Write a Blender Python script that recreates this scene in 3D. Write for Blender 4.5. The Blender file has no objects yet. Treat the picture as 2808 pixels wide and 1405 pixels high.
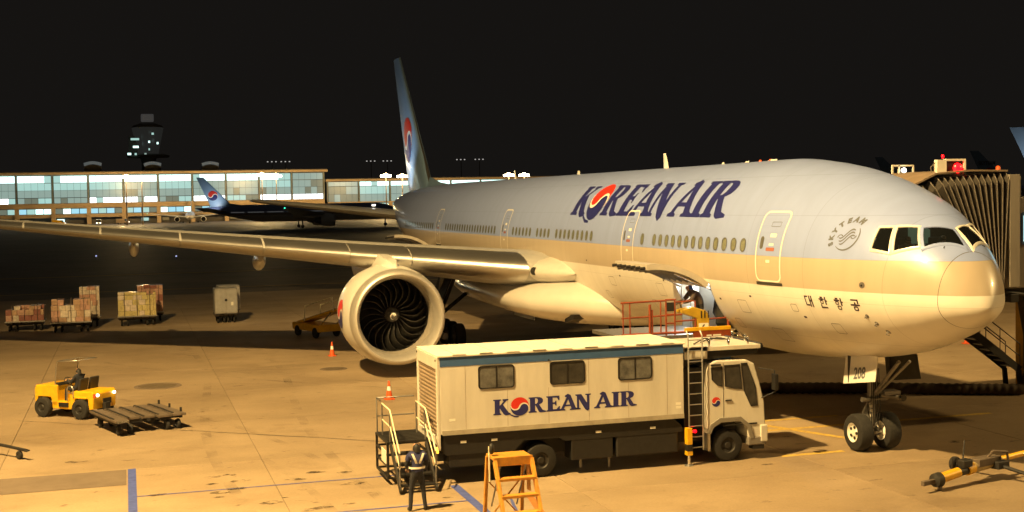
import bpy, bmesh, math, random
from mathutils import Vector, Matrix
from mathutils.geometry import tessellate_polygon
R = math.radians
random.seed(7)
scene = bpy.context.scene
COL = scene.collection

# ------------------------------------------------------------------ camera
cd = bpy.data.cameras.new('camera'); cam = bpy.data.objects.new('camera', cd); COL.objects.link(cam)
yaw, pitch, roll = R(-73.187), R(-2.5475), R(-1.0895)
fw = Vector((math.sin(yaw)*math.cos(pitch), math.cos(yaw)*math.cos(pitch), math.sin(pitch)))
rt = Vector((math.cos(yaw), -math.sin(yaw), 0)); up = rt.cross(fw)
rt2 = rt*math.cos(roll)+up*math.sin(roll); up2 = up*math.cos(roll)-rt*math.sin(roll)
M = Matrix((rt2, up2, -fw)).transposed().to_4x4(); M.translation = Vector((26.411, -20.65, 7.494))
cam.matrix_world = M
cd.sensor_width = 36; cd.lens = 44.80; cd.clip_end = 5000; cd.clip_start = .2
scene.camera = cam
scene.render.resolution_x = 1024; scene.render.resolution_y = 512

# ------------------------------------------------------------------ night sky
world = bpy.data.worlds.new('World'); scene.world = world; world.use_nodes = True
wn = world.node_tree; bg = wn.nodes['Background']
sky = wn.nodes.new('ShaderNodeTexSky'); sky.sky_type = 'NISHITA'; sky.sun_disc = False
sky.sun_elevation = R(-8); sky.sun_rotation = R(200)
mixw = wn.nodes.new('ShaderNodeMixRGB'); mixw.blend_type = 'ADD'; mixw.inputs[0].default_value = 1
mixw.inputs[2].default_value = (.0075, .0066, .0058, 1)
scl = wn.nodes.new('ShaderNodeMixRGB'); scl.blend_type = 'MULTIPLY'; scl.inputs[0].default_value = 1; scl.inputs[2].default_value = (.05, .05, .05, 1)
wn.links.new(sky.outputs[0], scl.inputs[1]); wn.links.new(scl.outputs[0], mixw.inputs[1]); wn.links.new(mixw.outputs[0], bg.inputs[0])
bg.inputs[1].default_value = 1.0

# ------------------------------------------------------------------ exposure
vs = scene.view_settings; vs.view_transform = 'Standard'; vs.look = 'None'; vs.exposure = 0; vs.gamma = 1; vs.use_curve_mapping = False

SODIUM = (1.0, .665, .25)
def lamp(name, loc, power, col=SODIUM, radius=.6, target=None, spot=None, blend=.5):
    l = bpy.data.lights.new(name, 'SPOT' if spot else 'POINT'); l.energy = power; l.color = col; l.shadow_soft_size = radius
    if spot: l.spot_size = R(spot); l.spot_blend = blend
    o = bpy.data.objects.new(name, l); COL.objects.link(o); o.location = loc
    if target: o.rotation_euler = (Vector(target)-Vector(loc)).to_track_quat('-Z', 'Y').to_euler()
    return o
# apron floodlights on the masts built at the end (FLOODS: x, y, height, power, aim, spot angle)
FLOODS = [(5, -34, 40, 365000, (-14, -12, 0), 94),
          (46, -66, 24, 30000, (-10, -8, 3), 90),
          (10, 56, 27, 90000, (-12, 12, 0), 115)]
for i, (x, y, z, p, tg, sa) in enumerate(FLOODS):
    lamp('apron_floodlight', (x, y, z), p, radius=.8, target=tg, spot=sa, blend=.9)

# ------------------------------------------------------------------ materials
def mat(name, col, rough=.5, metal=0., noise=0., nscale=4., coat=0., emit=None, estr=0., bump=0., bscale=20., spec=.5, col2=None, stretch=None):
    m = bpy.data.materials.new(name); m.use_nodes = True; nt = m.node_tree; b = nt.nodes['Principled BSDF']
    b.inputs['Base Color'].default_value = (*col, 1); b.inputs['Roughness'].default_value = rough; b.inputs['Metallic'].default_value = metal
    b.inputs['Specular IOR Level'].default_value = spec
    if coat: b.inputs['Coat Weight'].default_value = coat; b.inputs['Coat Roughness'].default_value = .08
    if emit: b.inputs['Emission Color'].default_value = (*emit, 1); b.inputs['Emission Strength'].default_value = estr
    if noise or bump:
        tc = nt.nodes.new('ShaderNodeTexCoord'); mp = nt.nodes.new('ShaderNodeMapping'); nt.links.new(tc.outputs['Object'], mp.inputs[0])
        if stretch: mp.inputs['Scale'].default_value = stretch
    if noise:
        n = nt.nodes.new('ShaderNodeTexNoise'); n.inputs['Scale'].default_value = nscale; n.inputs['Detail'].default_value = 6; n.inputs['Roughness'].default_value = .62
        nt.links.new(mp.outputs[0], n.inputs['Vector'])
        r = nt.nodes.new('ShaderNodeValToRGB'); r.color_ramp.elements[0].position = .3; r.color_ramp.elements[1].position = .72
        c2 = col2 or tuple(c*(1-noise) for c in col)
        r.color_ramp.elements[0].color = (*c2, 1); r.color_ramp.elements[1].color = (*col, 1)
        nt.links.new(n.outputs['Fac'], r.inputs[0]); nt.links.new(r.outputs[0], b.inputs['Base Color'])
        rr = nt.nodes.new('ShaderNodeMapRange'); rr.inputs[3].default_value = min(1, rough*1.25+.04); rr.inputs[4].default_value = max(.03, rough*.85)
        nt.links.new(n.outputs['Fac'], rr.inputs[0]); nt.links.new(rr.outputs[0], b.inputs['Roughness'])
    if bump:
        n2 = nt.nodes.new('ShaderNodeTexNoise'); n2.inputs['Scale'].default_value = bscale; n2.inputs['Detail'].default_value = 4
        nt.links.new(mp.outputs[0], n2.inputs['Vector'])
        bp = nt.nodes.new('ShaderNodeBump'); bp.inputs['Strength'].default_value = bump; bp.inputs['Distance'].default_value = .02
        nt.links.new(n2.outputs['Fac'], bp.inputs['Height']); nt.links.new(bp.outputs[0], b.inputs['Normal'])
    return m
def emat(name, col, s):
    m = bpy.data.materials.new(name); m.use_nodes = True; b = m.node_tree.nodes['Principled BSDF']
    b.inputs['Base Color'].default_value = (.02, .02, .02, 1); b.inputs['Emission Color'].default_value = (*col, 1); b.inputs['Emission Strength'].default_value = s; b.inputs['Roughness'].default_value = .3
    return m
def marks(name, col, lo, hi, sc):
    m = bpy.data.materials.new(name); m.use_nodes = True; nt = m.node_tree; p = nt.nodes['Principled BSDF']; o = nt.nodes['Material Output']
    p.inputs['Base Color'].default_value = (*col, 1); p.inputs['Roughness'].default_value = .75
    g = nt.nodes.new('ShaderNodeNewGeometry'); n = nt.nodes.new('ShaderNodeTexNoise'); n.inputs['Scale'].default_value = sc; n.inputs['Detail'].default_value = 7; nt.links.new(g.outputs['Position'], n.inputs['Vector'])
    r = nt.nodes.new('ShaderNodeMapRange'); r.inputs[1].default_value = .35; r.inputs[2].default_value = .68; r.inputs[3].default_value = lo; r.inputs[4].default_value = hi; nt.links.new(n.outputs['Fac'], r.inputs[0])
    t = nt.nodes.new('ShaderNodeBsdfTransparent'); x = nt.nodes.new('ShaderNodeMixShader'); nt.links.new(r.outputs[0], x.inputs[0]); nt.links.new(t.outputs[0], x.inputs[1]); nt.links.new(p.outputs[0], x.inputs[2]); nt.links.new(x.outputs[0], o.inputs[0])
    return m
def glass(name, tint, rough=.05, trans=.6):
    m = bpy.data.materials.new(name); m.use_nodes = True; nt = m.node_tree; nt.nodes.clear()
    o = nt.nodes.new('ShaderNodeOutputMaterial'); mx = nt.nodes.new('ShaderNodeMixShader'); t = nt.nodes.new('ShaderNodeBsdfTransparent'); p = nt.nodes.new('ShaderNodeBsdfPrincipled')
    t.inputs[0].default_value = (*tint, 1); p.inputs['Base Color'].default_value = (.015, .017, .018, 1); p.inputs['Roughness'].default_value = rough
    mx.inputs[0].default_value = 1-trans; nt.links.new(t.outputs[0], mx.inputs[1]); nt.links.new(p.outputs[0], mx.inputs[2]); nt.links.new(mx.outputs[0], o.inputs[0])
    return m
K = {}
K['white'] = mat('white_paint', (.80, .78, .73), .28, noise=.10, nscale=1.2, coat=.4)
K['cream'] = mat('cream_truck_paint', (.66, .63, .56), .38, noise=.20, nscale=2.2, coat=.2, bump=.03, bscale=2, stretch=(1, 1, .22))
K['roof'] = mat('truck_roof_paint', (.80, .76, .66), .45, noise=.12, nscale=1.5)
K['bluepaint'] = mat('blue_stripe_paint', (.05, .12, .28), .4, noise=.2)
K['navy'] = mat('navy_lettering', (.022, .026, .15), .35, noise=.1)
K['red'] = mat('red_emblem', (.62, .035, .02), .4)
K['logowhite'] = mat('emblem_white', (.80, .77, .68), .4)
K['logogrey'] = mat('grey_lettering', (.10, .11, .13), .4)
K['maroon'] = mat('hangul_lettering', (.035, .02, .03), .4)
K['alu'] = mat('bare_aluminium', (.55, .53, .50), .35, .95, noise=.12, nscale=.9, stretch=(1, .3, 1))
K['lip'] = mat('satin_lip', (.60, .57, .52), .42, .6, noise=.08, nscale=1.4)
K['wing'] = mat('grey_wing_paint', (.42, .41, .39), .4, noise=.2, nscale=.8, coat=.1)
K['steel'] = mat('grey_steel', (.28, .27, .26), .42, .8, noise=.25, nscale=8)
K['chrome'] = mat('chrome_rod', (.8, .8, .8), .12, 1.)
K['dark'] = mat('dark_metal', (.03, .028, .026), .55, .3, noise=.3, nscale=6)
K['black'] = mat('black_frame_paint', (.014, .013, .012), .5, noise=.3, nscale=6)
K['rubber'] = mat('tyre_rubber', (.018, .017, .016), .8, noise=.35, nscale=7, bump=.15, bscale=40)
K['fan'] = mat('fan_blade', (.010, .0095, .009), .5, .0, noise=.2, nscale=5)
K['fanedge'] = mat('fan_blade_edge', (.03, .028, .026), .45, .2)
K['yellow'] = mat('yellow_paint', (.80, .44, .008), .38, noise=.22, nscale=3, col2=(.58, .31, .01), coat=.15)
K['orange'] = mat('orange_ladder_paint', (.62, .29, .03), .45, noise=.4, nscale=5, col2=(.36, .16, .03))
K['rail'] = mat('loader_rail_orange', (.30, .055, .012), .5, noise=.35, nscale=6, col2=(.18, .035, .012))
K['cone'] = mat('cone_orange', (.72, .10, .015), .55, noise=.15)
K['conew'] = mat('cone_white_band', (.8, .78, .72), .45)
K['darkglass'] = mat('dark_window_glass', (.014, .014, .014), .06, noise=0, spec=.6)
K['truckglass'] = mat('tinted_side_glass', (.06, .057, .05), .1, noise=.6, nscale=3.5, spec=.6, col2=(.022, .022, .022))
K['cabin'] = mat('cabin_window_pane', (.22, .235, .18), .12, noise=.4, nscale=9, spec=.6)
K['cabrim'] = mat('cabin_window_rim', (.10, .10, .09), .4)
K['joint'] = mat('joint_sealant', (.13, .095, .06), .8, noise=.3)
K['truckglass_l'] = mat('side_glass_painted_reflection', (.20, .20, .19), .1, noise=.75, nscale=2.6, spec=.6, col2=(.05, .05, .05))  # lighter mottled tone paints window reflections into the glass colour
K['seal'] = mat('dark_seal', (.04, .035, .03), .6)
K['line_blue'] = mat('blue_line_paint', (.07, .10, .36), .7, noise=.35, nscale=5, bump=.05)
K['line_yellow'] = mat('yellow_line_paint', (.62, .42, .05), .7, noise=.5, nscale=7, col2=(.36, .25, .08))
K['line_orange'] = mat('orange_line_paint', (.45, .16, .03), .7, noise=.4, nscale=7)
K['plank'] = mat('dolly_deck_steel', (.16, .125, .095), .6, .3, noise=.35, nscale=5)
K['seat'] = mat('black_vinyl', (.02, .02, .02), .55)
K['cloth'] = mat('dark_work_clothes', (.018, .02, .028), .85, noise=.3, nscale=18, bump=.3, bscale=25)
K['brown'] = mat('brown_jacket', (.085, .06, .05), .85, noise=.3, nscale=14, bump=.3, bscale=25)
K['vest'] = mat('navy_vest', (.03, .035, .11), .8, noise=.25, nscale=15, bump=.2)
K['reflect'] = mat('reflective_tape', (.82, .80, .72), .35, noise=.1)
K['skin'] = mat('skin', (.40, .23, .15), .55)
K['hair'] = mat('black_hair', (.012, .011, .010), .6)
K['shirt'] = mat('white_shirt', (.7, .7, .68), .7)
K['capblue'] = mat('blue_cap', (.05, .10, .35), .7)
K['bellow'] = mat('bellows_canvas', (.035, .028, .021), .75, noise=.35, nscale=3, bump=.2, bscale=12)
K['rib'] = mat('bellows_rib', (.15, .13, .11), .6, noise=.3, nscale=4)
K['cabwall'] = mat('bridge_cab_wall', (.24, .215, .185), .55, noise=.3, nscale=2.5, stretch=(1, 1, .25))
K['tan'] = mat('bridge_roof_tan', (.26, .19, .13), .6, noise=.3, nscale=2)
K['hose'] = mat('air_hose_canvas', (.075, .052, .032), .8, noise=.35, nscale=3, bump=.3, bscale=10)
K['lampwhite'] = emat('lamp_white', (1, .92, .75), 6)
K['lampwarm'] = emat('lamp_sodium', (1, .80, .50), 30)
K['lampred'] = emat('lamp_red', (1, .0, .004), 9)
K['lampamber'] = emat('lamp_amber', (1, .35, .03), 5)
K['lampgreen'] = emat('lamp_green', (.05, 1, .55), 4)
K['lampcyan'] = emat('lit_pane_cyan', (.45, .9, 1), 2.2)
K['cargolight'] = emat('cargo_lamp', (.95, 1, .97), 7)
K['tlight'] = emat('terminal_strip_light', (.66, 1, .93), 2.2)
K['tglow'] = emat('terminal_lit_pane', (.40, .66, .60), 1.0)
K['tmid'] = emat('terminal_dim_pane', (.30, .42, .37), .9)
K['tdark'] = emat('terminal_dark_pane', (.17, .20, .15), .9)
K['twhite'] = emat('terminal_white_pane', (.92, 1, 1), 3)
K['tblue'] = emat('terminal_blue_pane', (.35, .68, .80), 1.1)
K['twarm'] = emat('terminal_warm_pane', (.30, .20, .07), .6)
K['tconc'] = mat('terminal_concrete', (.55, .40, .25), .8, noise=.25, nscale=.15)
K['tmull'] = mat('terminal_mullion', (.24, .25, .22), .5, .3)
K['troof'] = mat('terminal_roof', (.10, .085, .07), .7)
K['lining'] = mat('cargo_hold_lining', (.30, .30, .29), .5, noise=.2)
K['uld'] = mat('container_aluminium', (.55, .54, .52), .38, .55, noise=.3, nscale=3)

def livery():
    m = mat('airliner_livery', (.7, .7, .7), .36, coat=.22, bump=.012, bscale=.9); nt = m.node_tree; b = nt.nodes['Principled BSDF']
    tc = nt.nodes.new('ShaderNodeTexCoord'); sp = nt.nodes.new('ShaderNodeSeparateXYZ'); nt.links.new(tc.outputs['Object'], sp.inputs[0])
    mr = nt.nodes.new('ShaderNodeMapRange'); mr.inputs[1].default_value = 0; mr.inputs[2].default_value = 10; nt.links.new(sp.outputs[2], mr.inputs[0])
    r = nt.nodes.new('ShaderNodeValToRGB'); r.color_ramp.interpolation = 'CONSTANT'; e = r.color_ramp.elements
    e[0].position = 0; e[0].color = (.74, .71, .65, 1); e[1].position = .482; e[1].color = (.455, .38, .29, 1)
    x = e.new(.57); x.color = (.27, .345, .645, 1)
    nt.links.new(mr.outputs[0], r.inputs[0])
    n = nt.nodes.new('ShaderNodeTexNoise'); n.inputs['Scale'].default_value = .8; n.inputs['Detail'].default_value = 5
    mp = nt.nodes.new('ShaderNodeMapping'); mp.inputs['Scale'].default_value = (3, 1, .35); nt.links.new(tc.outputs['Object'], mp.inputs[0]); nt.links.new(mp.outputs[0], n.inputs[0])
    r2 = nt.nodes.new('ShaderNodeMapRange'); r2.inputs[3].default_value = .88; r2.inputs[4].default_value = 1.06; nt.links.new(n.outputs['Fac'], r2.inputs[0])
    mx = nt.nodes.new('ShaderNodeMixRGB'); mx.blend_type = 'MULTIPLY'; mx.inputs[0].default_value = 1; nt.links.new(r.outputs[0], mx.inputs[1]); nt.links.new(r2.outputs[0], mx.inputs[2])
    def m2(op, a, v=None):
        q = nt.nodes.new('ShaderNodeMath'); q.operation = op; nt.links.new(a, q.inputs[0])
        if v is not None: q.inputs[1].default_value = v
        return q.outputs[0]
    gx = m2('LESS_THAN', m2('FRACT', m2('MULTIPLY', sp.outputs[0], 1/2.665)), .006)
    gz = m2('LESS_THAN', m2('FRACT', m2('ADD', m2('MULTIPLY', sp.outputs[2], 1/1.17), .13)), .010)
    ad = nt.nodes.new('ShaderNodeMath'); ad.operation = 'MAXIMUM'; nt.links.new(gx, ad.inputs[0]); nt.links.new(gz, ad.inputs[1])
    ln = nt.nodes.new('ShaderNodeMapRange'); ln.inputs[3].default_value = 1; ln.inputs[4].default_value = .80; nt.links.new(ad.outputs[0], ln.inputs[0])
    mx2 = nt.nodes.new('ShaderNodeMixRGB'); mx2.blend_type = 'MULTIPLY'; mx2.inputs[0].default_value = 1; nt.links.new(mx.outputs[0], mx2.inputs[1]); nt.links.new(ln.outputs[0], mx2.inputs[2])
    nt.links.new(mx2.outputs[0], b.inputs['Base Color'])
    return m
K['livery'] = livery()
K['sky_blue'] = mat('sky_blue_fin_paint', (.26, .41, .62), .34, noise=.12, nscale=.6, coat=.3)

def concrete(name, c1, c2, seed):
    m = bpy.data.materials.new(name); m.use_nodes = True; nt = m.node_tree; b = nt.nodes['Principled BSDF']; L = nt.links.new
    ge = nt.nodes.new('ShaderNodeNewGeometry')
    def noise(s, d, sc=None):
        n = nt.nodes.new('ShaderNodeTexNoise'); n.inputs['Scale'].default_value = s; n.inputs['Detail'].default_value = d; n.inputs['Roughness'].default_value = .65
        mp = nt.nodes.new('ShaderNodeMapping'); L(ge.outputs['Position'], mp.inputs[0]); mp.inputs['Location'].default_value = (seed, seed*2, 0)
        if sc: mp.inputs['Scale'].default_value = sc
        L(mp.outputs[0], n.inputs['Vector']); return n.outputs['Fac']
    def ramp(f, p0, p1, a, c):
        r = nt.nodes.new('ShaderNodeValToRGB'); r.color_ramp.elements[0].position = p0; r.color_ramp.elements[1].position = p1
        r.color_ramp.elements[0].color = (*a, 1); r.color_ramp.elements[1].color = (*c, 1); L(f, r.inputs[0]); return r.outputs[0]
    def mul(a, c):
        x = nt.nodes.new('ShaderNodeMixRGB'); x.blend_type = 'MULTIPLY'; x.inputs[0].default_value = 1; L(a, x.inputs[1]); L(c, x.inputs[2]); return x.outputs[0]
    base = ramp(noise(.11, 8), .33, .68, c2, c1)
    streak = ramp(noise(.33, 7, (1.0, .55, 1)), .36, .66, (.80, .79, .77), (1.03, 1.03, 1.03))
    patch = ramp(noise(.045, 3, (1, .5, 1)), .42, .6, (.80, .79, .77), (1.05, 1.05, 1.05))
    oil = mul(ramp(noise(1.9, 8, (1.3, .7, 1)), .31, .38, (.42, .38, .34), (1, 1, 1)), ramp(noise(.35, 8, (1.2, .7, 1)), .30, .44, (.74, .71, .68), (1, 1, 1)))
    fine = ramp(noise(14, 4), .3, .7, (.88, .88, .88), (1.06, 1.06, 1.06))
    oi = nt.nodes.new('ShaderNodeObjectInfo'); mr = nt.nodes.new('ShaderNodeMapRange'); mr.inputs[3].default_value = .87; mr.inputs[4].default_value = 1.05; L(oi.outputs['Random'], mr.inputs[0])
    c = mul(mul(mul(mul(mul(base, streak), patch), oil), fine), mr.outputs[0]); L(c, b.inputs['Base Color'])
    rr = nt.nodes.new('ShaderNodeMapRange'); rr.inputs[3].default_value = .5; rr.inputs[4].default_value = .85; L(noise(.6, 5), rr.inputs[0]); L(rr.outputs[0], b.inputs['Roughness'])
    bp = nt.nodes.new('ShaderNodeBump'); bp.inputs['Strength'].default_value = .12; bp.inputs['Distance'].default_value = .01; L(noise(9, 5), bp.inputs['Height']); L(bp.outputs[0], b.inputs['Normal'])
    return m
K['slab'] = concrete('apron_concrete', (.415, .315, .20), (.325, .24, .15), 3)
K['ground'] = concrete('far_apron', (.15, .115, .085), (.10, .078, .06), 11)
K['tyremark'] = marks('tyre_rubber_marks', (.08, .06, .04), -.12, .20, .6)
K['stain'] = marks('oil_stain', (.05, .036, .022), -.25, .85, 4.)
K['patch'] = mat('repaired_concrete', (.17, .128, .092), .8, noise=.25, nscale=1.2)
K['manhole'] = mat('manhole_iron', (.16, .12, .075), .7, .3, noise=.3, nscale=5)

# ------------------------------------------------------------------ mesh helpers
class MB:
    def __init__(s): s.v = []; s.f = []; s.m = []; s.mi = 0
    def add(s, vs_, fs):
        o = len(s.v); s.v += [tuple(v) for v in vs_]
        for f in fs: s.f.append(tuple(o+i for i in f)); s.m.append(s.mi)
        return s
    def box(s, x0, x1, y0, y1, z0, z1):
        return s.add([(x0, y0, z0), (x1, y0, z0), (x1, y1, z0), (x0, y1, z0), (x0, y0, z1), (x1, y0, z1), (x1, y1, z1), (x0, y1, z1)],
                     [(0, 3, 2, 1), (4, 5, 6, 7), (0, 1, 5, 4), (1, 2, 6, 5), (2, 3, 7, 6), (3, 0, 4, 7)])
    def bar(s, a, b, w, h=None, roll_=0):
        a = Vector(a); b = Vector(b); h = h or w; d = (b-a).normalized()
        u = d.cross(Vector((0, 0, 1)));  u = u.normalized() if u.length > 1e-4 else Vector((1, 0, 0)); v = u.cross(d)
        pts = []
        for p in (a, b):
            for i, j in ((-1, -1), (1, -1), (1, 1), (-1, 1)): pts.append(p+u*(i*w/2)+v*(j*h/2))
        return s.add(pts, [(0, 1, 2, 3), (7, 6, 5, 4), (0, 4, 5, 1), (1, 5, 6, 2), (2, 6, 7, 3), (3, 7, 4, 0)])
    def tube(s, path, r, n=8, caps=True, closed=False):
        P = [Vector(p) for p in path]; rr = r if isinstance(r, (list, tuple)) else [r]*len(P); rings = []
        prev = None
        for i, p in enumerate(P):
            if closed: d = P[(i+1) % len(P)]-P[i-1]
            else: d = P[min(i+1, len(P)-1)]-P[max(i-1, 0)]
            d.normalize()
            if prev is None:
                u = d.cross(Vector((0, 0, 1)))
                if u.length < 1e-3: u = d.cross(Vector((1, 0, 0)))
            else: u = prev-d*prev.dot(d)
            u.normalize(); prev = u; w = d.cross(u)
            rings.append([p+(u*math.cos(t)+w*math.sin(t))*rr[i] for t in [2*math.pi*k/n for k in range(n)]])
        if closed: rings.append(rings[0])
        return s.loft(rings, caps and not closed)
    def loft(s, rings, caps=True, closed=True):
        n = len(rings[0]); o = len(s.v)
        for r_ in rings: s.v += [tuple(p) for p in r_]
        kk = n if closed else n-1
        for i in range(len(rings)-1):
            for k in range(kk):
                s.f.append((o+i*n+k, o+i*n+(k+1) % n, o+(i+1)*n+(k+1) % n, o+(i+1)*n+k)); s.m.append(s.mi)
        if caps:
            s.f.append(tuple(o+k for k in reversed(range(n)))); s.m.append(s.mi)
            s.f.append(tuple(o+(len(rings)-1)*n+k for k in range(n))); s.m.append(s.mi)
        return s
    def lathe(s, prof, c=(0, 0, 0), axis='x', n=32, caps=False):
        c = Vector(c); rings = []
        for d, r in prof:
            ring = []
            for k in range(n):
                t = 2*math.pi*k/n; a, b = r*math.cos(t), r*math.sin(t)
                q = {'x': (d, a, b), 'y': (b, d, a), 'z': (a, b, d)}[axis]; ring.append(c+Vector(q))
            rings.append(ring)
        return s.loft(rings, caps)
    def prism(s, poly, axis, d0, d1):
        def q(a, b, d): return {'x': (d, a, b), 'y': (a, d, b), 'z': (a, b, d)}[axis]
        n = len(poly); vs_ = [q(a, b, d0) for a, b in poly]+[q(a, b, d1) for a, b in poly]
        fs = [tuple(reversed(range(n))), tuple(range(n, 2*n))]+[(i, (i+1) % n, n+(i+1) % n, n+i) for i in range(n)]
        return s.add(vs_, fs)
    def build(s, name, m, parent=None, smooth=None, bevel=0, loc=None, kind=None):
        me = bpy.data.meshes.new(name); me.from_pydata(s.v, [], s.f)
        ms = m if isinstance(m, (list, tuple)) else [m]
        for x in ms: me.materials.append(K[x] if isinstance(x, str) else x)
        if len(ms) > 1:
            for p, i in zip(me.polygons, s.m): p.material_index = i
        bm = bmesh.new(); bm.from_mesh(me); bmesh.ops.recalc_face_normals(bm, faces=bm.faces); bm.to_mesh(me); bm.free()
        if smooth is not None:
            me.polygons.foreach_set('use_smooth', [True]*len(me.polygons)); me.set_sharp_from_angle(angle=R(smooth))
        o = bpy.data.objects.new(name, me); COL.objects.link(o)
        if parent: o.parent = parent
        if loc: o.location = loc
        if bevel:
            b = o.modifiers.new('bevel', 'BEVEL'); b.width = bevel; b.segments = 2; b.limit_method = 'ANGLE'; b.angle_limit = R(40)
        if kind: o['kind'] = kind
        return o
def tag(o, label, cat, group=None):
    o['label'] = label; o['category'] = cat
    if group: o['group'] = group
    return o
def thing(name, label, cat, loc=(0, 0, 0), rz=0, group=None):
    o = bpy.data.objects.new(name, None); COL.objects.link(o); o.empty_display_size = .3
    o.location = loc; o.rotation_euler = (0, 0, rz); return tag(o, label, cat, group)
def share(src, parent=None, loc=None, rot=None, name=None):
    o = src.copy(); COL.objects.link(o)
    if name: o.name = name
    o.parent = parent if parent else src.parent
    if loc is not None: o.location = loc
    if rot is not None: o.rotation_euler = rot
    return o
def copy_tree(o, parent=None):
    c = o.copy(); COL.objects.link(c); c.parent = parent
    for ch in list(o.children): copy_tree(ch, c)
    return c
def rrect(x0, x1, y0, y1, r, n=5):
    p = []
    for cx, cy, a in ((x1-r, y1-r, 0), (x0+r, y1-r, 90), (x0+r, y0+r, 180), (x1-r, y0+r, 270)):
        for k in range(n+1):
            t = R(a+90*k/n); p.append((cx+r*math.cos(t), cy+r*math.sin(t)))
    return p
def circ(cx, cy, r, n=40): return [(cx+r*math.cos(2*math.pi*k/n), cy+r*math.sin(2*math.pi*k/n)) for k in range(n)]
def decal(name, polys, fmap, m, parent, step=.15, kind=None):
    """flat outlines (outer, holes...) cut into small facets and laid on a surface by fmap(x, y)"""
    bm = bmesh.new()
    for poly in polys:
        loops = [[Vector((x, y, 0)) for x, y in lp] for lp in poly]
        flat = [v for lp in loops for v in lp]; bv = [bm.verts.new(v) for v in flat]
        for t in tessellate_polygon([[v*50 for v in lp] for lp in loops]):
            try: bm.faces.new([bv[i] for i in t])
            except ValueError: pass
    if step:
        for ax in (0, 1):
            lo = min(v.co[ax] for v in bm.verts); hi = max(v.co[ax] for v in bm.verts); x = math.floor(lo/step)*step+step
            while x < hi:
                no = [0, 0, 0]; no[ax] = 1; co = [0, 0, 0]; co[ax] = x
                bmesh.ops.bisect_plane(bm, geom=list(bm.verts)+list(bm.edges)+list(bm.faces), dist=1e-5, plane_co=co, plane_no=no); x += step
    for v in bm.verts: v.co = Vector(fmap(v.co.x, v.co.y))
    me = bpy.data.meshes.new(name); bm.to_mesh(me); bm.free(); me.materials.append(K[m] if isinstance(m, str) else m)
    o = bpy.data.objects.new(name, me); COL.objects.link(o); o.parent = parent
    if kind: o['kind'] = kind
    return o
def text_polys(txt, size=1., bold=0.):
    """flat triangles of a line of type as polygons"""
    c = bpy.data.curves.new('type', 'FONT'); c.body = txt; c.size = size; c.resolution_u = 3; c.offset = bold
    o = bpy.data.objects.new('type', c); COL.objects.link(o)
    dg = bpy.context.evaluated_depsgraph_get(); e = o.evaluated_get(dg); me = bpy.data.meshes.new_from_object(e)
    out = [[[(me.vertices[i].co.x, me.vertices[i].co.y) for i in p.vertices]] for p in me.polygons]
    bpy.data.objects.remove(o); bpy.data.meshes.remove(me); bpy.data.curves.remove(c)
    return out

# lettering of the company name (cap height 1)
G = {}
G['K'] = [[(0, 1), (.5, 1), (.5, .93), (.41, .9), (.41, .58), (.68, .86), (.60, .92), (.60, 1), (.98, 1), (.98, .94), (.86, .9), (.62, .65), (.98, .12), (1.12, .05), (1.08, -.03), (.80, -.07), (.66, .02), (.41, .42), (.41, .1), (.5, .07), (.5, 0), (0, 0), (0, .07), (.09, .1), (.09, .9), (0, .93)]]
G['R'] = [[(0, 1), (.55, 1), (.72, .985), (.86, .93), (.94, .83), (.94, .70), (.87, .59), (.74, .53), (.68, .51), (.92, .13), (1.14, .07), (1.14, 0), (.78, -.03), (.66, .03), (.45, .45), (.42, .45), (.42, .1), (.52, .07), (.52, 0), (0, 0), (0, .07), (.09, .1), (.09, .9), (0, .93)],
          [(.42, .92), (.5, .92), (.58, .88), (.61, .78), (.59, .65), (.52, .57), (.42, .55)]]
G['E'] = [[(0, 1), (.86, 1), (.86, .70), (.80, .70), (.70, .88), (.42, .90), (.42, .57), (.56, .58), (.60, .68), (.66, .68), (.66, .36), (.60, .36), (.56, .46), (.42, .47), (.42, .12), (.66, .12), (.82, .30), (.90, .30), (.86, 0), (0, 0), (0, .07), (.09, .1), (.09, .9), (0, .93)]]
G['A'] = [[(.40, .97), (.60, 1.08), (.78, 1.0), (1.12, .14), (1.28, .07), (1.28, 0), (.72, 0), (.72, .07), (.82, .1), (.77, .26), (.40, .26), (.32, .1), (.42, .07), (.42, 0), (0, 0), (0, .07), (.14, .12), (.52, .86), (.40, .89)], [(.45, .37), (.73, .37), (.62, .72)]]
G['N'] = [[(0, 1), (.4, 1), (.76, .42), (.76, .9), (.66, .93), (.66, 1), (1.04, 1), (1.04, .93), (.93, .9), (.93, -.02), (.80, -.12), (.64, -.02), (.24, .66), (.24, .1), (.34, .07), (.34, 0), (0, 0), (0, .07), (.1, .1), (.1, .88), (0, .93)]]
G['I'] = [[(0, 1), (.54, 1), (.54, .93), (.44, .9), (.44, .1), (.54, .07), (.54, 0), (0, 0), (0, .07), (.1, .1), (.1, .9), (0, .93)]]
LAY = [('K', 0), ('R', 2.28), ('E', 3.44), ('A', 4.26), ('N', 5.36), ('A', 6.60), ('I', 7.80), ('R', 8.36)]   # the emblem stands at 1.70
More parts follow.
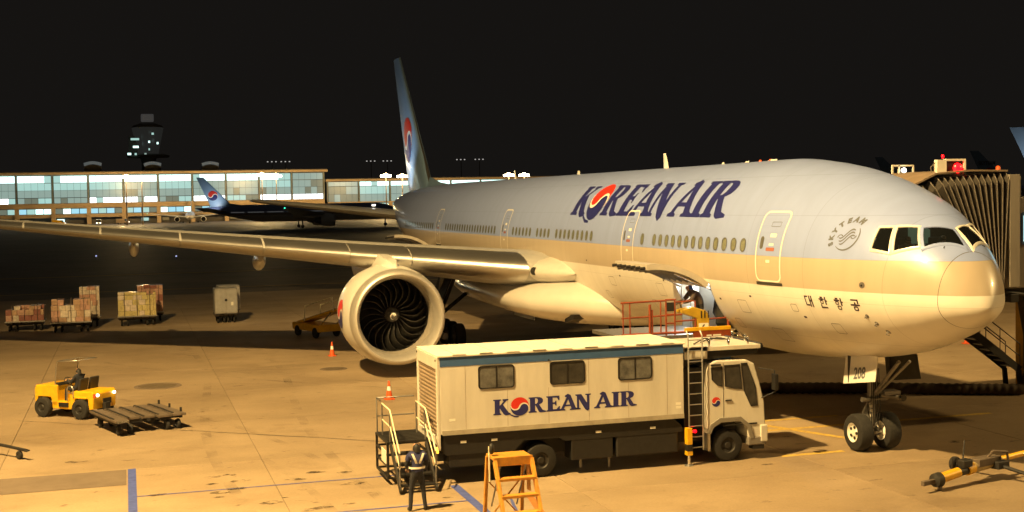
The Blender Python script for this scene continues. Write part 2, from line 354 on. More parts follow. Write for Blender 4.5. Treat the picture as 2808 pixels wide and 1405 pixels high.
def taegeuk(cx, cy, r, rot=-20, g=.085):
    def sc(sgn):
        pts = []
        N = 14
        for k in range(N+1):
            t = math.pi+math.pi*k/N; pts.append((-r/2+r/2*math.cos(t), r/2*math.sin(t), -math.cos(t), -math.sin(t)))
        for k in range(1, N+1):
            t = math.pi-math.pi*k/N; pts.append((r/2+r/2*math.cos(t), r/2*math.sin(t), math.cos(t), math.sin(t)))
        out = []
        for i, (x, y, nx, ny) in enumerate(pts):
            u = i/(len(pts)-1); w = g*r*(.35+.65*math.sin(math.pi*u)); out.append((x+sgn*nx*w, y+sgn*ny*w))
        return out
    arc = lambda a0, a1: [(r*math.cos(R(a0+(a1-a0)*k/24)), r*math.sin(R(a0+(a1-a0)*k/24))) for k in range(25)]
    redp = arc(4, 176)+sc(1)[1:-1]; blup = arc(184, 356)+list(reversed(sc(-1)))[1:-1]
    c, s_ = math.cos(R(rot)), math.sin(R(rot))
    tr = lambda P: [(cx+x*c-y*s_, cy+x*s_+y*c) for x, y in P]
    return [[tr(redp)]], [[tr(blup)]], [[circ(cx, cy, r*1.0, 48)]]
def emblem(parent, fm, cx, cy, r, rot=-20, step=.12):
    a, b, w = taegeuk(cx, cy, r, rot)
    decal('emblem_ground', w, lambda x, y: fm(x, y, 0), 'logowhite', parent, step)
    decal('emblem_red', a, lambda x, y: fm(x, y, 1), 'red', parent, step)
    decal('emblem_blue', b, lambda x, y: fm(x, y, 1), 'navy', parent, step)
def wordmark(parent, fm, step):
    """fm(x, y, layer): x right, y up in cap heights"""
    for ch, x0 in LAY:
        decal('letter', [[[(x+x0, y) for x, y in lp] for lp in G[ch]]], lambda x, y: fm(x, y, 1), 'navy', parent, step)
    emblem(parent, fm, 1.70, .46, .60, step=step)
    decal('emblem_tail', [[[(1.62, -.16), (1.34, -.12), (1.06, .02), (1.0, .08), (1.10, -.08), (1.36, -.22), (1.62, -.22)]]], lambda x, y: fm(x, y, 2), 'navy', parent, step)

# ================================================================== ground
def struct(o): o['kind'] = 'structure'; return o
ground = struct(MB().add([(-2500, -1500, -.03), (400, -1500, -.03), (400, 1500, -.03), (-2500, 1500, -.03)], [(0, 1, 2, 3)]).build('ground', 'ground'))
apron = struct(MB().add([(-84.5, -68, -.024), (62, -68, -.024), (62, 60, -.024), (-84.5, 60, -.024)], [(0, 1, 2, 3)]).build('apron', 'joint'))
SL = 7.3; slab0 = None
for i in range(-10, 10):
    for j in range(-8, 9):
        x0 = -11.3+SL*i; y0 = -13.4+SL*(j-1)+3.65
        if slab0 is None:
            g_ = .007
            m_ = MB(); a, b = g_, SL-g_; c, d = g_+.012, SL-g_-.012
            m_.add([(a, a, -.02), (b, a, -.02), (b, b, -.02), (a, b, -.02), (a, a, -.007), (b, a, -.007), (b, b, -.007), (a, b, -.007), (c, c, 0), (d, c, 0), (d, d, 0), (c, d, 0)],
                   [(0, 1, 5, 4), (1, 2, 6, 5), (2, 3, 7, 6), (3, 0, 4, 7), (4, 5, 9, 8), (5, 6, 10, 9), (6, 7, 11, 10), (7, 4, 8, 11), (8, 9, 10, 11)])
            slab0 = m_.build('slab', 'slab', apron); slab0.location = (x0, y0, 0); slab0.rotation_euler = (0, 0, 0)
        else: share(slab0, apron, (x0, y0, 0))
def sheet(name, pts, m, z=.004, parent=None):
    o = MB().add([(x, y, z) for x, y in pts], [tuple(range(len(pts)))]).build(name, m, parent); return struct(o) if parent is None else o
def strip(name, x0, x1, y0, y1, m, z=.004): return sheet(name, [(x0, y0), (x1, y0), (x1, y1), (x0, y1)], m, z)
strip('blue_line_marking', -11.35, 12, -20.82, -20.60, 'line_blue')
strip('blue_line_marking', -5.9, 8, -12.72, -12.48, 'line_blue')
strip('blue_line_marking', -7.70, -7.63, -20.6, -13.3, 'line_blue', .008)
strip('blue_line_marking', -4.13, -4.04, -17.2, -12.7, 'line_blue', .008)
sheet('blue_line_marking', [(-4.2, -11.6), (-3.95, -11.6), (1.0, -12.5), (1.0, -12.75)], 'line_blue', .008)
sheet('orange_line_marking', [(-4.0, -11.2), (-3.85, -11.05), (2.0, -11.9), (2.0, -12.15)], 'line_orange', .008)
strip('concrete_patch', -11.28, -9.2, -27.5, -20.86, 'patch', .008)
# stop marks and lead-in line under the nose
strip('yellow_line_marking', -9.86, -9.62, -1.9, 7.0, 'line_yellow')
strip('yellow_line_marking', -11.42, -11.22, -1.0, 2.1, 'line_yellow')
strip('yellow_line_marking', -6.12, -5.90, -2.9, -.9, 'line_yellow')
sheet('yellow_line_marking', [(-10.9, -1.0), (-10.75, -1.25), (-7.6, .15), (-7.75, .35)], 'line_yellow', .008)
sheet('yellow_line_marking', [(-3.4, 4.2), (-2.2, 3.0), (-2.05, 3.2), (-3.2, 4.4)], 'line_yellow')
# tar-filled crack running across the slabs
mcrk = MB(); px_ = (-21.5, -24.5); 
for k in range(24):
    t = (k+1)/24; q = (-21.5+t*9.5+random.uniform(-.05, .05), -24.5+t*12.2+random.uniform(-.05, .05)); a = Vector((q[0]-px_[0], q[1]-px_[1])).normalized(); n_ = Vector((-a.y, a.x))*random.uniform(.015, .03)
    mcrk.add([(px_[0]+n_.x, px_[1]+n_.y, .006), (px_[0]-n_.x, px_[1]-n_.y, .006), (q[0]-n_.x, q[1]-n_.y, .006), (q[0]+n_.x, q[1]+n_.y, .006)], [(0, 1, 2, 3)]); px_ = q
struct(mcrk.build('sealed_crack', 'seal'))
def arc_strip(name, pts, w, m, z):
    mb = MB(); L_ = []; Rr = []
    for i, p in enumerate(pts):
        a = Vector(pts[max(i-1, 0)]); c = Vector(pts[min(i+1, len(pts)-1)]); d_ = (c-a).normalized(); n_ = Vector((-d_.y, d_.x))*w/2; L_.append((p[0]+n_.x, p[1]+n_.y, z)); Rr.append((p[0]-n_.x, p[1]-n_.y, z))
    mb.loft([L_, Rr], caps=False, closed=False); return struct(mb.build(name, m))
for cx, cy, r0, a0, a1 in ((-2, -60, 44, 70, 128), (-60, 20, 46, -62, -8)):
    for dr in (0, 1.35): arc_strip('tyre_mark', [(cx+(r0+dr)*math.cos(R(a0+(a1-a0)*k/30)), cy+(r0+dr)*math.sin(R(a0+(a1-a0)*k/30))) for k in range(31)], .26, 'tyremark', .010)
for y in (-14.6, -17.9): arc_strip('tyre_mark', [(-44+k*1.6, y+.5*math.sin(k*.25)) for k in range(28)], .32, 'tyremark', .011)
rn = random.Random(21)
for k in range(46):
    x, y = (rn.uniform(-9.5, -1.5), rn.uniform(-20, -14.8)) if k < 26 else ((rn.uniform(-24, -4), rn.uniform(-24, -10)) if k < 38 else (rn.uniform(-8, 2), rn.uniform(-4, 6)))
    r_ = rn.uniform(.06, .26); MB().add([(x+r_*rn.uniform(.5, 1.1)*math.cos(a)*.8, y+r_*1.9*rn.uniform(.5, 1.1)*math.sin(a), .009) for a in [2*math.pi*i/11 for i in range(11)]], [tuple(range(11))]).build('oil_stain', 'stain', None, kind='structure')
for (x, y, r_, lb) in ((-28.4, -19.6, .95, 'round iron manhole cover in the apron behind the yellow tug'), (-30.7, -11.9, .6, 'small oval manhole cover beside the engine shadow')):
    mh = thing('manhole_cover', lb, 'manhole', (x, y, 0), 0, 'manhole covers')
    MB().lathe([(.004, 0.02), (.012, r_*.75), (.016, r_*.78)], axis='z', n=28).build('lid', 'manhole', mh)
    MB().lathe([(.003, r_*.8), (.02, r_*.82), (.02, r_), (.003, r_+.02)], axis='z', n=28).build('rim', 'patch', mh)

# ================================================================== the big airliner
ZC = 5.51; S0 = .616
KN = [(0.616, -.96, -.96, 0, -.96), (.729, -.53, -1.16, .31, -.93), (.897, -.18, -1.31, .585, -.9), (1.177, .235, -1.46, .886, -.86), (1.551, .645, -1.655, 1.166, -.8), (2.019, .995, -1.88, 1.444, -.72), (2.487, 1.245, -2.063, 1.683, -.62), (2.954, 1.53, -2.227, 1.901, -.52), (3.422, 1.79, -2.365, 2.083, -.417), (3.889, 1.986, -2.479, 2.231, -.335), (4.357, 2.142, -2.576, 2.365, -.272), (5.292, 2.435, -2.734, 2.58, -.17), (6.227, 2.655, -2.859, 2.74, -.097), (7.162, 2.827, -2.954, 2.86, -.045), (8.097, 2.953, -3.02, 2.945, -.02), (10, 3.1, -3.1, 3.08, 0), (11.5, 3.1, -3.1, 3.1, 0),
      (48, 3.1, -3.1, 3.1, 0), (52, 3.1, -2.9, 3.08, .08), (56, 3.08, -2.3, 2.95, .35), (60, 3.0, -1.45, 2.62, .75), (64, 2.85, -.5, 2.1, 1.15), (68, 2.6, .45, 1.4, 1.5), (71, 2.3, 1.15, .75, 1.72), (73.08, 1.95, 1.6, .22, 1.78)]
def pchip(x, y):
    n = len(x); h = [x[i+1]-x[i] for i in range(n-1)]; d = [(y[i+1]-y[i])/h[i] for i in range(n-1)]
    m = [0]*n; m[0] = d[0]; m[-1] = d[-1]
    for i in range(1, n-1):
        if d[i-1]*d[i] > 0:
            w1 = 2*h[i]+h[i-1]; w2 = h[i]+2*h[i-1]; m[i] = (w1+w2)/(w1/d[i-1]+w2/d[i])
    def f(t):
        t = min(max(t, x[0]), x[-1]); lo = 0; hi = n-1
        while hi-lo > 1:
            k = (lo+hi)//2
            if x[k] <= t: lo = k
            else: hi = k
        u = (t-x[lo])/h[lo]
        return (1+2*u)*(1-u)**2*y[lo]+u*(1-u)**2*h[lo]*m[lo]+u*u*(3-2*u)*y[lo+1]+u*u*(u-1)*h[lo]*m[lo+1]
    return f
_u = [math.sqrt(k[0]-S0) for k in KN]; _F = [pchip(_u, [k[j] for k in KN]) for j in (1, 2, 3, 4)]
def sec(s): q = math.sqrt(max(s-S0, 0)); return [f(q) for f in _F]
def surf(s, th, off=0.):
    """fuselage skin: s metres aft of the datum, th = 0 at the starboard side, positive upwards"""
    t, b, w, m = sec(s); c, sn = math.cos(th), math.sin(th); h = (t-m) if sn > 0 else (m-b)
    # outward offset along the section normal
    nx, nz = c/max(w, .05), sn/max(h, .05); l = math.hypot(nx, nz)
    return (-s, -(w*c+off*nx/l), ZC+m+h*sn+off*nz/l)
def surf_z(s, z, off=0.):
    t, b, w, m = sec(s); q = z-ZC-m; h = (t-m) if q > 0 else (m-b); return surf(s, math.asin(max(-1, min(1, q/h))), off)
def inside(p, poly):
    x, y = p; r = False
    for i in range(len(poly)):
        (x0, y0), (x1, y1) = poly[i-1], poly[i]
        if (y0 > y) != (y1 > y) and x < (x1-x0)*(y-y0)/(y1-y0)+x0: r = not r
    return r
CW = [('side_window', [(3.208, 43.7), (2.923, 49.7), (2.673, 30.6), (3.128, 27.4)]), ('side_window', [(2.836, 52.1), (2.478, 62.7), (2.095, 46.6), (2.575, 33.1)]), ('front_window', [(2.368, 65.4), (1.985, 87.5), (1.44, 84.2), (1.963, 48.6)])]
def scaled(q, k):
    cx = sum(p[0] for p in q)/4; cy = sum(p[1] for p in q)/4; return [(cx+(x-cx)*k, cy+(y-cy)*k) for x, y in q]
CWA = [q for _, q in CW]+[[(s, 180-t) for s, t in q] for _, q in CW]
OPEN_S = (10.45, 13.15); AFT_S = (49.6, 52.3)
def rings_s(fine=True):
    L = [S0+.002, .66, .72, .8, .9, 1.02, 1.15, 1.3]
    x = 1.35
    while x < 3.4: L.append(x); x += .05 if fine else .3
    x = 3.5
    while x < 10.4: L.append(x); x += .3 if fine else 1.2
    L += [10.45, 10.9, 11.4, 12, 12.6, 13.15]
    x = 14.
    while x < 49: L.append(x); x += 1.5 if fine else 6
    L += [49.6, 50.3, 51, 51.7, 52.3]
    x = 53.
    while x < 73: L.append(x); x += .8 if fine else 2.5
    return sorted(L)+[73.08]
def fuselage(parent, m, fine=True, holes=True):
    ss = rings_s(fine); dt = 3 if fine else 15; n = 360//dt; mb = MB()
    for s in ss:
        for k in range(n): mb.v.append(surf(s, R(k*dt)))
    for i in range(len(ss)-1):
        sm = (ss[i]+ss[i+1])/2
        for k in range(n):
            th = (k+.5)*dt
            if holes:
                a = th if th < 180 else th-360
                if OPEN_S[0] < sm < OPEN_S[1] and -57 < a < -15: continue
                if AFT_S[0] < sm < AFT_S[1] and -57 < a < -15: continue
                if 1.3 < sm < 3.4 and 20 < th < 160 and any(inside((sm, th), scaled(q, 1.06)) for q in CWA): continue
            mb.f.append((i*n+k, i*n+(k+1) % n, (i+1)*n+(k+1) % n, (i+1)*n+k)); mb.m.append(0)
    mb.f.append(tuple(range(n))); mb.m.append(0); j = (len(ss)-1)*n; mb.f.append(tuple(j+k for k in range(n))); mb.m.append(0)
    return mb.build('fuselage', m, parent, smooth=50)
def foil(t, N=12):
    xs = [.5*(1-math.cos(math.pi*k/N)) for k in range(N+1)]
    th = lambda x: 5*t*(.2969*math.sqrt(x)-.126*x-.3516*x*x+.2843*x**3-.1036*x**4)
    cam_ = lambda x: .012*4*x*(1-x)
    up_ = [(x, cam_(x)+th(x)) for x in xs]; lo_ = [(x, cam_(x)-th(x)) for x in xs]
    return list(reversed(up_))+lo_[1:-1]
WST = [(2.2, 24.4, 4.25, 15.4, .125, 3.0), (4.2, 25.75, 4.44, 14.3, .12, 2.6), (9.9, 29.5, 5.0, 11.4, .11, 1.6), (15, 32.9, 5.51, 9.3, .105, 1.1), (20, 36.2, 6.02, 7.4, .10, .7), (25, 39.5, 6.52, 5.8, .095, .3), (29, 42.1, 6.92, 4.3, .09, 0), (31.2, 44.2, 7.15, 2.6, .085, 0), (32.6, 46.3, 7.3, .9, .08, 0)]
def wst(y):
    y = abs(y)
    for a, b in zip(WST, WST[1:]):
        if y <= b[0]: break
    u = (y-a[0])/(b[0]-a[0]); return [a[i]+(b[i]-a[i])*u for i in range(6)]
def wpt(y, fx, fz, off=0):
    """point of the wing at span y (signed), chord fraction fx, height fz in chords"""
    _, s, z, c, t, tw = wst(y); dx, dz = fx*c, fz*c; a = R(tw); return (-(s+dx*math.cos(a)+dz*math.sin(a)), y, z-dx*math.sin(a)+dz*math.cos(a)+off)
def wing(parent, sg, m):
    mb = MB(); rings = []
    for y in [w[0] for w in WST]+[6.5, 12.5, 17.5, 22.5, 27]:
        rings.append((y, [wpt(sg*y, x, z) for x, z in foil(wst(y)[4])]))
    rings.sort(key=lambda q: q[0]); mb.loft([r for _, r in rings]); return mb.build('wing', m, parent, smooth=40)
def slat(parent, sg, y0, y1, m='alu'):
    mb = MB(); rings = []
    for k in range(4):
        y = y0+(y1-y0)*k/3; t = wst(y)[4]; c = wst(y)[3]; N = 7
        f1, f2 = .115, .055
        th = lambda x: 5*t*(.2969*math.sqrt(x)-.126*x-.3516*x*x+.2843*x**3)
        up_ = [(f1*(1-i/N)**2, th(f1*(1-i/N)**2)+.0465*f1*(1-i/N)**2) for i in range(N+1)]; lo_ = [(f2*(i/N)**2, -th(f2*(i/N)**2)+.0465*f2*(i/N)**2) for i in range(1, N+1)]
        pts = []
        for x, z in up_+lo_:
            l = math.hypot(x-.06, z) or 1; pts.append(wpt(sg*y, x-.022/c+(x-.06)/l*.012/c, z+z/l*.02/c))
        inner = [wpt(sg*y, x*.9+.004, z*.55) for x, z in reversed(up_+lo_)]
        rings.append(pts+inner)
    mb.loft(rings); return mb.build('slat', m, parent, smooth=45)
def canoe(parent, sg, y, m, L=5.2, r=.42):
    _, s, z, c, t, tw = wst(y); mb = MB(); rings = []
    for k in range(11):
        u = k/10; rr = r*math.sin(math.pi*min(1, .04+u*.96))**.6 if 0 < k < 10 else .03
        x = s+c*.62+u*L; zz = z-c*.62*math.sin(R(tw))-.12*c*.35-.20-u*.35
        rings.append([(-x, sg*y+rr*.62*math.cos(a), zz+rr*1.15*math.sin(a)) for a in [2*math.pi*i/14 for i in range(14)]])
    mb.loft(rings); return mb.build('flap_fairing', m, parent, smooth=60)
def fin_at(z):
    u = (z-8.3)/(18.6-8.3); return 60.9+u*(70.85-60.9), 68.6+u*(73.3-68.6)
def fin(parent, m):
    mb = MB(); rings = []
    for z in (7.6, 8.3, 10, 12, 14, 16, 17.6, 18.3, 18.6):
        a, b = fin_at(z); rings.append([(-(a+x*(b-a)), zz*(b-a), z) for x, zz in [(x, z_-.012*4*x*(1-x)) for x, z_ in foil(.095)]])
    mb.loft(rings); f = mb.build('fin', m, parent, smooth=40)
    d = MB(); d.loft([[(-55.5, 0, 8.55), (-55.5, .02, 8.5), (-55.5, -.02, 8.5)], [(-58.5, 0, 8.75), (-58.5, .2, 8.3), (-58.5, -.2, 8.3)], [(-61.6, 0, 9.2), (-61.6, .34, 8.2), (-61.6, -.34, 8.2)]]); d.build('dorsal_fillet', m, parent, smooth=60)
    le = MB(); rr = []
    for z in (8.6, 12, 15, 18.5):
        a, b = fin_at(z); rr.append([(-(a+x), w, z) for x, w in ((.32, .17*(b-a)/7), (.12, .12*(b-a)/7), (-.03, .0), (.12, -.12*(b-a)/7), (.32, -.17*(b-a)/7))])
    le.loft(rr, caps=True); le.build('leading_edge', 'steel', parent, smooth=60)
    return f
def tailplane(parent, sg, m):
    mb = MB(); rings = []
    for y, s, z, c in ((.8, 62.6, 6.35, 8.6), (2, 63.4, 6.5, 8.0), (6.5, 66.8, 7.1, 5.6), (10.9, 70.1, 7.66, 3.3), (11.5, 71.2, 7.73, 2.2)):
        rings.append([(-(s+x*c), sg*y, z+zz*c) for x, zz in foil(.09, 8)])
    mb.loft(rings); return mb.build('tailplane', m, parent, smooth=40)
def thick_fin(s, z):
    a, b = fin_at(z); x = min(max((s-a)/(b-a), .001), 1); t = .095; return (b-a)*5*t*(.2969*math.sqrt(x)-.126*x-.3516*x*x+.2843*x**3-.1036*x**4)

ac = thing('airliner', 'large airliner in pale blue and white with blue company lettering, nose to the right', 'airliner')
fus = fuselage(ac, 'livery')
# cockpit windows: frame and pane each
for nm, q in CW:
    for port in (0, 1):
        qq = [(s, 180-t) for s, t in q] if port else q
        sm = lambda u, v, P: ((1-v)*((1-u)*P[0][0]+u*P[1][0])+v*((1-u)*P[3][0]+u*P[2][0]), (1-v)*((1-u)*P[0][1]+u*P[1][1])+v*((1-u)*P[3][1]+u*P[2][1]))
        mb = MB(); N = 6
        for i in range(N+1):
            for j in range(N+1): s, t = sm(i/N, j/N, scaled(qq, 1.06)); mb.v.append(surf(s, R(t), .002))
        for i in range(N):
            for j in range(N): mb.f.append((i*(N+1)+j, (i+1)*(N+1)+j, (i+1)*(N+1)+j+1, i*(N+1)+j+1)); mb.m.append(0)
        w = mb.build(nm, glass('windscreen_glass', (.55, .6, .58), .04, .62), ac, smooth=60)
        fb = MB(); big = scaled(qq, 1.25)
        per = [(k/8, 0) for k in range(8)]+[(1, k/8) for k in range(8)]+[(1-k/8, 1) for k in range(8)]+[(0, 1-k/8) for k in range(8)]
        r0 = [surf(sm(u, v, qq)[0], R(sm(u, v, qq)[1]), .006) for u, v in per]; r1 = [surf(sm(u, v, qq)[0], R(sm(u, v, qq)[1]), .03) for u, v in per]
        mid = scaled(qq, 1.2); r2 = [surf(sm(u, v, mid)[0], R(sm(u, v, mid)[1]), .026) for u, v in per]; r3 = [surf(sm(u, v, big)[0], R(sm(u, v, big)[1]), .001) for u, v in per]
        fb.loft([r0, r1, r2, r3], caps=False); fb.build('frame', 'white' if nm == 'side_window' or port else 'livery', w, smooth=50)
# cockpit inside: floor, bulkhead, glareshield, seats
MB().box(-4.18, -2.2, -1.25, 1.25, 5.0, 5.05).build('cockpit_floor', 'dark', ac)
MB().add([surf(4.2, R(15*k), -.06) for k in range(24)], [tuple(range(24))]).build('cockpit_bulkhead', 'dark', ac)
MB().box(-2.6, -2.1, -.92, .92, 5.70, 5.84).build('glareshield', 'dark', ac, bevel=.04)
MB().box(-3.4, -2.9, -.3, .3, 6.62, 6.72).build('overhead_panel', 'dark', ac)
MB().box(-4.17, -4.15, .05, .75, 6.05, 6.55).build('lit_cockpit_panel', mat('cockpit_panel_green', (.1, .15, .1), .5, emit=(.42, .62, .40), estr=.22), ac)
for y in (-.55, .55):
    MB().box(-3.62, -3.5, y-.26, y+.26, 5.4, 6.25).box(-3.55, -3.05, y-.26, y+.26, 5.35, 5.5).build('pilot_seat', 'seat', ac, bevel=.04)
lamp('cockpit_fill_light', (-3.5, .35, 6.85), 5, (.8, 1, .75), .06)  # added fill lamp to brighten the pilots, no fitting behind it
for y0, y1 in ((-.85, -.25), (.25, .85)):
    a = Vector(surf(1.62, R(90-30*(-1 if y0 > 0 else 1)), .03)); MB().tube([a, a+Vector((-.2, (-.28 if y0 > 0 else .28), .16))], .012, 6).build('wiper', 'black', ac)
# dark lining behind the cockpit glass
lm = MB(); LS = [1.2+.08*k for k in range(39)]; LT = list(range(0, 183, 3))
for s in LS:
    for t in LT: lm.v.append(surf(s, R(t), -.05))
for i in range(len(LS)-1):
    for k in range(len(LT)-1):
        if not any(inside((LS[i]+.04, LT[k]+1.5), scaled(q, 1.2)) for q in CWA): lm.f.append((i*len(LT)+k, i*len(LT)+k+1, (i+1)*len(LT)+k+1, (i+1)*len(LT)+k)); lm.m.append(0)
lm.build('cockpit_lining', 'dark', ac)
# radome joint
N = 64; mb = MB()
a_ = [surf(1.325, R(360*k/N), .003) for k in range(N)]; b_ = [surf(1.337, R(360*k/N), .003) for k in range(N)]; mb.loft([a_, b_], caps=False); mb.build('radome_joint', 'cabrim', ac)
# company name on the side: 24.05 m .. 9.75 m, measured along the curve of the skin
u1 = (24.05-9.75)/9.5
def fm_side(x, y, layer): return surf(24.05-x*u1, R(24.5)+y*R(27.6), .004+.003*layer)
wordmark(ac, fm_side, .12)
# second-language name under the nose: strokes of the four syllables (unit cell, y up)
HG = [[(.02, .88, .42, .98), (.02, .1, .13, .98), (.02, .1, .5, .2), (.58, 0, .69, 1), (.69, .5, .86, .6), (.86, 0, .97, 1)],
      [(.22, .9, .5, 1), (.05, .74, .66, .84), ('o', .355, .54, .17), (.76, .32, .88, 1), (.88, .6, 1.0, .7), (.14, .0, .25, .3), (.14, 0, .9, .1)],
      [(.22, .9, .5, 1), (.05, .74, .66, .84), ('o', .355, .56, .16), (.76, .34, .88, 1), (.88, .6, 1.0, .7), ('o', .5, .15, .19)],
      [(.12, .88, .86, .98), (.76, .62, .87, .98), (.44, .46, .56, .72), (.02, .44, .98, .54), ('o', .5, .18, .2)]]
for ci, st in enumerate(HG):
    polys = []
    for k in st:
        if k[0] == 'o': polys.append([rrect(k[1]-k[3]*1.25, k[1]+k[3]*1.25, k[2]-k[3], k[2]+k[3], k[3]*.7), rrect(k[1]-k[3]*.7, k[1]+k[3]*.7, k[2]-k[3]*.48, k[2]+k[3]*.48, k[3]*.3)])
        else: polys.append([[(k[0], k[1]), (k[2], k[1]), (k[2], k[3]), (k[0], k[3])]])
    sx = 5.40-ci*.57
    lay = [0]
    for pi_, P in enumerate(polys):
        P = P if len(P) > 1 else [[(x+(.02 if i_ in (1, 2) else -.02), y+(.022 if i_ in (2, 3) else -.022)) for i_, (x, y) in enumerate(P[0])]]
        decal('syllable_stroke', [P], lambda x, y, sx=sx, pi_=pi_: surf_z(sx-x*.31, 4.335+y*.31, .004+.0006*pi_), 'maroon', ac, .1)
# alliance badge behind the cockpit: arc, ribbon and ring of letters
bc = (3.98, 6.30); br = .40
def fm_b(x, y): return surf_z(bc[0]-x, bc[1]+y, .006)
def arcband(a0, a1, r0, r1, n=26): return [[[(r1(k/n)*math.cos(R(a0+(a1-a0)*k/n)), r1(k/n)*math.sin(R(a0+(a1-a0)*k/n))) for k in range(n+1)]+[(r0(k/n)*math.cos(R(a0+(a1-a0)*k/n)), r0(k/n)*math.sin(R(a0+(a1-a0)*k/n))) for k in range(n, -1, -1)]]]
decal('badge_arc', arcband(-135, 42, lambda u: .342-.016*math.sin(math.pi*u), lambda u: .355+.016*math.sin(math.pi*u)), fm_b, 'logogrey', ac, .1)
def ribbon(dx, dy, w, ph):
    top = []; bot = []
    for k in range(21):
        u = k/20; x = -.2+.4*u+dx; y = .07*math.sin(2*math.pi*u*.9+ph)+.16*(u-.5)+dy; top.append((x, y+w*math.sin(math.pi*(.12+.76*u)))); bot.append((x, y-w*math.sin(math.pi*(.12+.76*u))))
    return [[top+list(reversed(bot))]]
for k, (dx, dy) in enumerate(((-.03, .09), (0, .01), (.04, -.07))): decal('badge_ribbon', ribbon(dx, dy, .028, 3.6), fm_b, 'logogrey', ac, .1)
decal('badge_ribbon', arcband(20, 200, lambda u: .055, lambda u: .085), lambda x, y: fm_b(x-.2, y*.8+.0), 'logogrey', ac, .1)
decal('badge_ribbon', arcband(200, 380, lambda u: .055, lambda u: .085), lambda x, y: fm_b(x+.2, y*.8+.02), 'logogrey', ac, .1)
for k, ch in enumerate('SKYTEAM'):
    a = R(205-k*23.5); tp = text_polys(ch, .19, .014); w_ = max(p[0] for t in tp for p in t[0])/2
    c_, s_ = math.cos(a-math.pi/2), math.sin(a-math.pi/2)
    decal('badge_letter', [[[((x-w_)*c_-(y-.05)*s_+.46*math.cos(a), (x-w_)*s_+(y-.05)*c_+.45*math.sin(a)) for x, y in lp] for lp in P] for P in tp], fm_b, 'logogrey', ac, 0)
# passenger doors
def pdoor(s0, s1, z0, z1, w=.05, big=True):
    o = decal('passenger_door', [[rrect(s0+w, s1-w, z0+w, z1-w, .16)]], lambda s, z: surf_z(s, z, .003), 'livery', ac, .2)
    decal('door_outline', [[rrect(s0, s1, z0, z1, .2), rrect(s0+w, s1-w, z0+w, z1-w, .16)]], lambda s, z: surf_z(s, z, .012), 'logowhite', o, .15)
    k = (s1-s0)/1.24
    decal('door_window', [[rrect(s1-.34*k, s1-.18*k, z0+.95, z0+1.32, .075)]], lambda s, z: surf_z(s, z, .010), 'cabrim', o, .1)
    decal('placard', [[rrect(s0+.35*k, s0+.63*k, z0+1.30, z0+1.40, .01)]], lambda s, z: surf_z(s, z, .010), 'logowhite', o, .1)
    decal('handle', [[rrect(s0+.34*k, s0+.74*k, z0+.90, z0+1.0, .03)]], lambda s, z: surf_z(s, z, .010), mat('door_handle_red', (.32, .12, .09), .5), o, .1)
    decal('placard', [[rrect(s0+.40*k, s0+.62*k, z0+1.06, z0+1.12, .02)]], lambda s, z: surf_z(s, z, .010), 'logowhite', o, .1)
    decal('placard', [[rrect(s0+.52*k, s0+.70*k, z0+.56, z0+.64, .01)]], lambda s, z: surf_z(s, z, .010), 'logowhite', o, .1)
    decal('hinge_cover', [[rrect(s0+.30*k, s0+.72*k, z0+1.60, z0+1.74, .02), rrect(s0+.31*k, s0+.71*k, z0+1.61, z0+1.73, .015)]], lambda s, z: surf_z(s, z, .008), 'cabrim', o, .1)
    decal('door_sill', [[rrect(s0-.02, s1+.02, z0-.10, z0-.01, .02)]], lambda s, z: surf_z(s, z, .014), 'seal', o, .15)
for a, b in ((6.27, 7.51), (16.5, 17.66), (32.35, 33.55), (46.15, 47.32)): pdoor(a, b, 4.95, 7.0)
# cabin windows, each its own
ZW = ZC+.478
def cwin(s):
    o = decal('cabin_window', [[rrect(s-.125, s+.125, ZW-.18, ZW+.18, .12)]], lambda a, z: surf_z(a, z, .003), 'cabin', ac, .09)
    decal('rim', [[rrect(s-.15, s+.15, ZW-.205, ZW+.205, .145), rrect(s-.118, s+.118, ZW-.172, ZW+.172, .115)]], lambda a, z: surf_z(a, z, .014), 'cabrim', o, .15)
S_W = [8.234+.533*i for i in list(range(13))+[14]]+[8.234+.533*(23.767+i) for i in range(9)]+[8.234+.533*(33.757+i) for i in range(4)]+[8.234+.533*(38.737+i) for i in range(6)]+[8.234+.533*(49.647+i) for i in range(20)]+[48.1+.533*i for i in range(17)]
for s in S_W: cwin(s)
# small skin fittings: static port, probes, drain mast, antennas
decal('static_port', [[circ(3.22, 5.04, .085, 20)]], lambda s, z: surf_z(s, z, .006), 'steel', ac, .08)
decal('static_port_centre', [[circ(3.23, 5.03, .03, 14)]], lambda s, z: surf_z(s, z, .010), 'dark', ac, .08)
for s, z in ((3.29, 4.20), (3.12, 4.01), (2.98, 3.79)):
    p = Vector(surf_z(s, z, 0)); n_ = Vector(surf_z(s, z, .1))-p; mb = MB(); mb.tube([p-n_*.2, p+n_*.9, p+n_*1.25+Vector((.16, 0, .01))], [.022, .016, .012], 8); mb.build('pitot_probe', 'steel', ac, smooth=50)
    decal('probe_plate', [[circ(s, z, .055, 14)]], lambda a, b: surf_z(a, b, .005), 'steel', ac, .06)
for s, h, L_, m_ in ((20.2, .62, .5, 'white'), (30.5, .2, .5, 'white'), (40.8, .5, .4, 'white'), (15.3, .1, .25, 'white'), (13.4, .08, .4, 'white'), (11.4, .08, .9, 'white')):
    mb = MB(); z = 8.58; mb.loft([[(-s-x*L_, y*L_, z) for x, y in ((0, 0), (.3, .08), (1, 0), (.3, -.08))], [(-s-h*.45-x*L_*.5, y*L_*.5, z+h) for x, y in ((0, 0), (.3, .08), (1, 0), (.3, -.08))]]); mb.build('antenna', m_, ac)
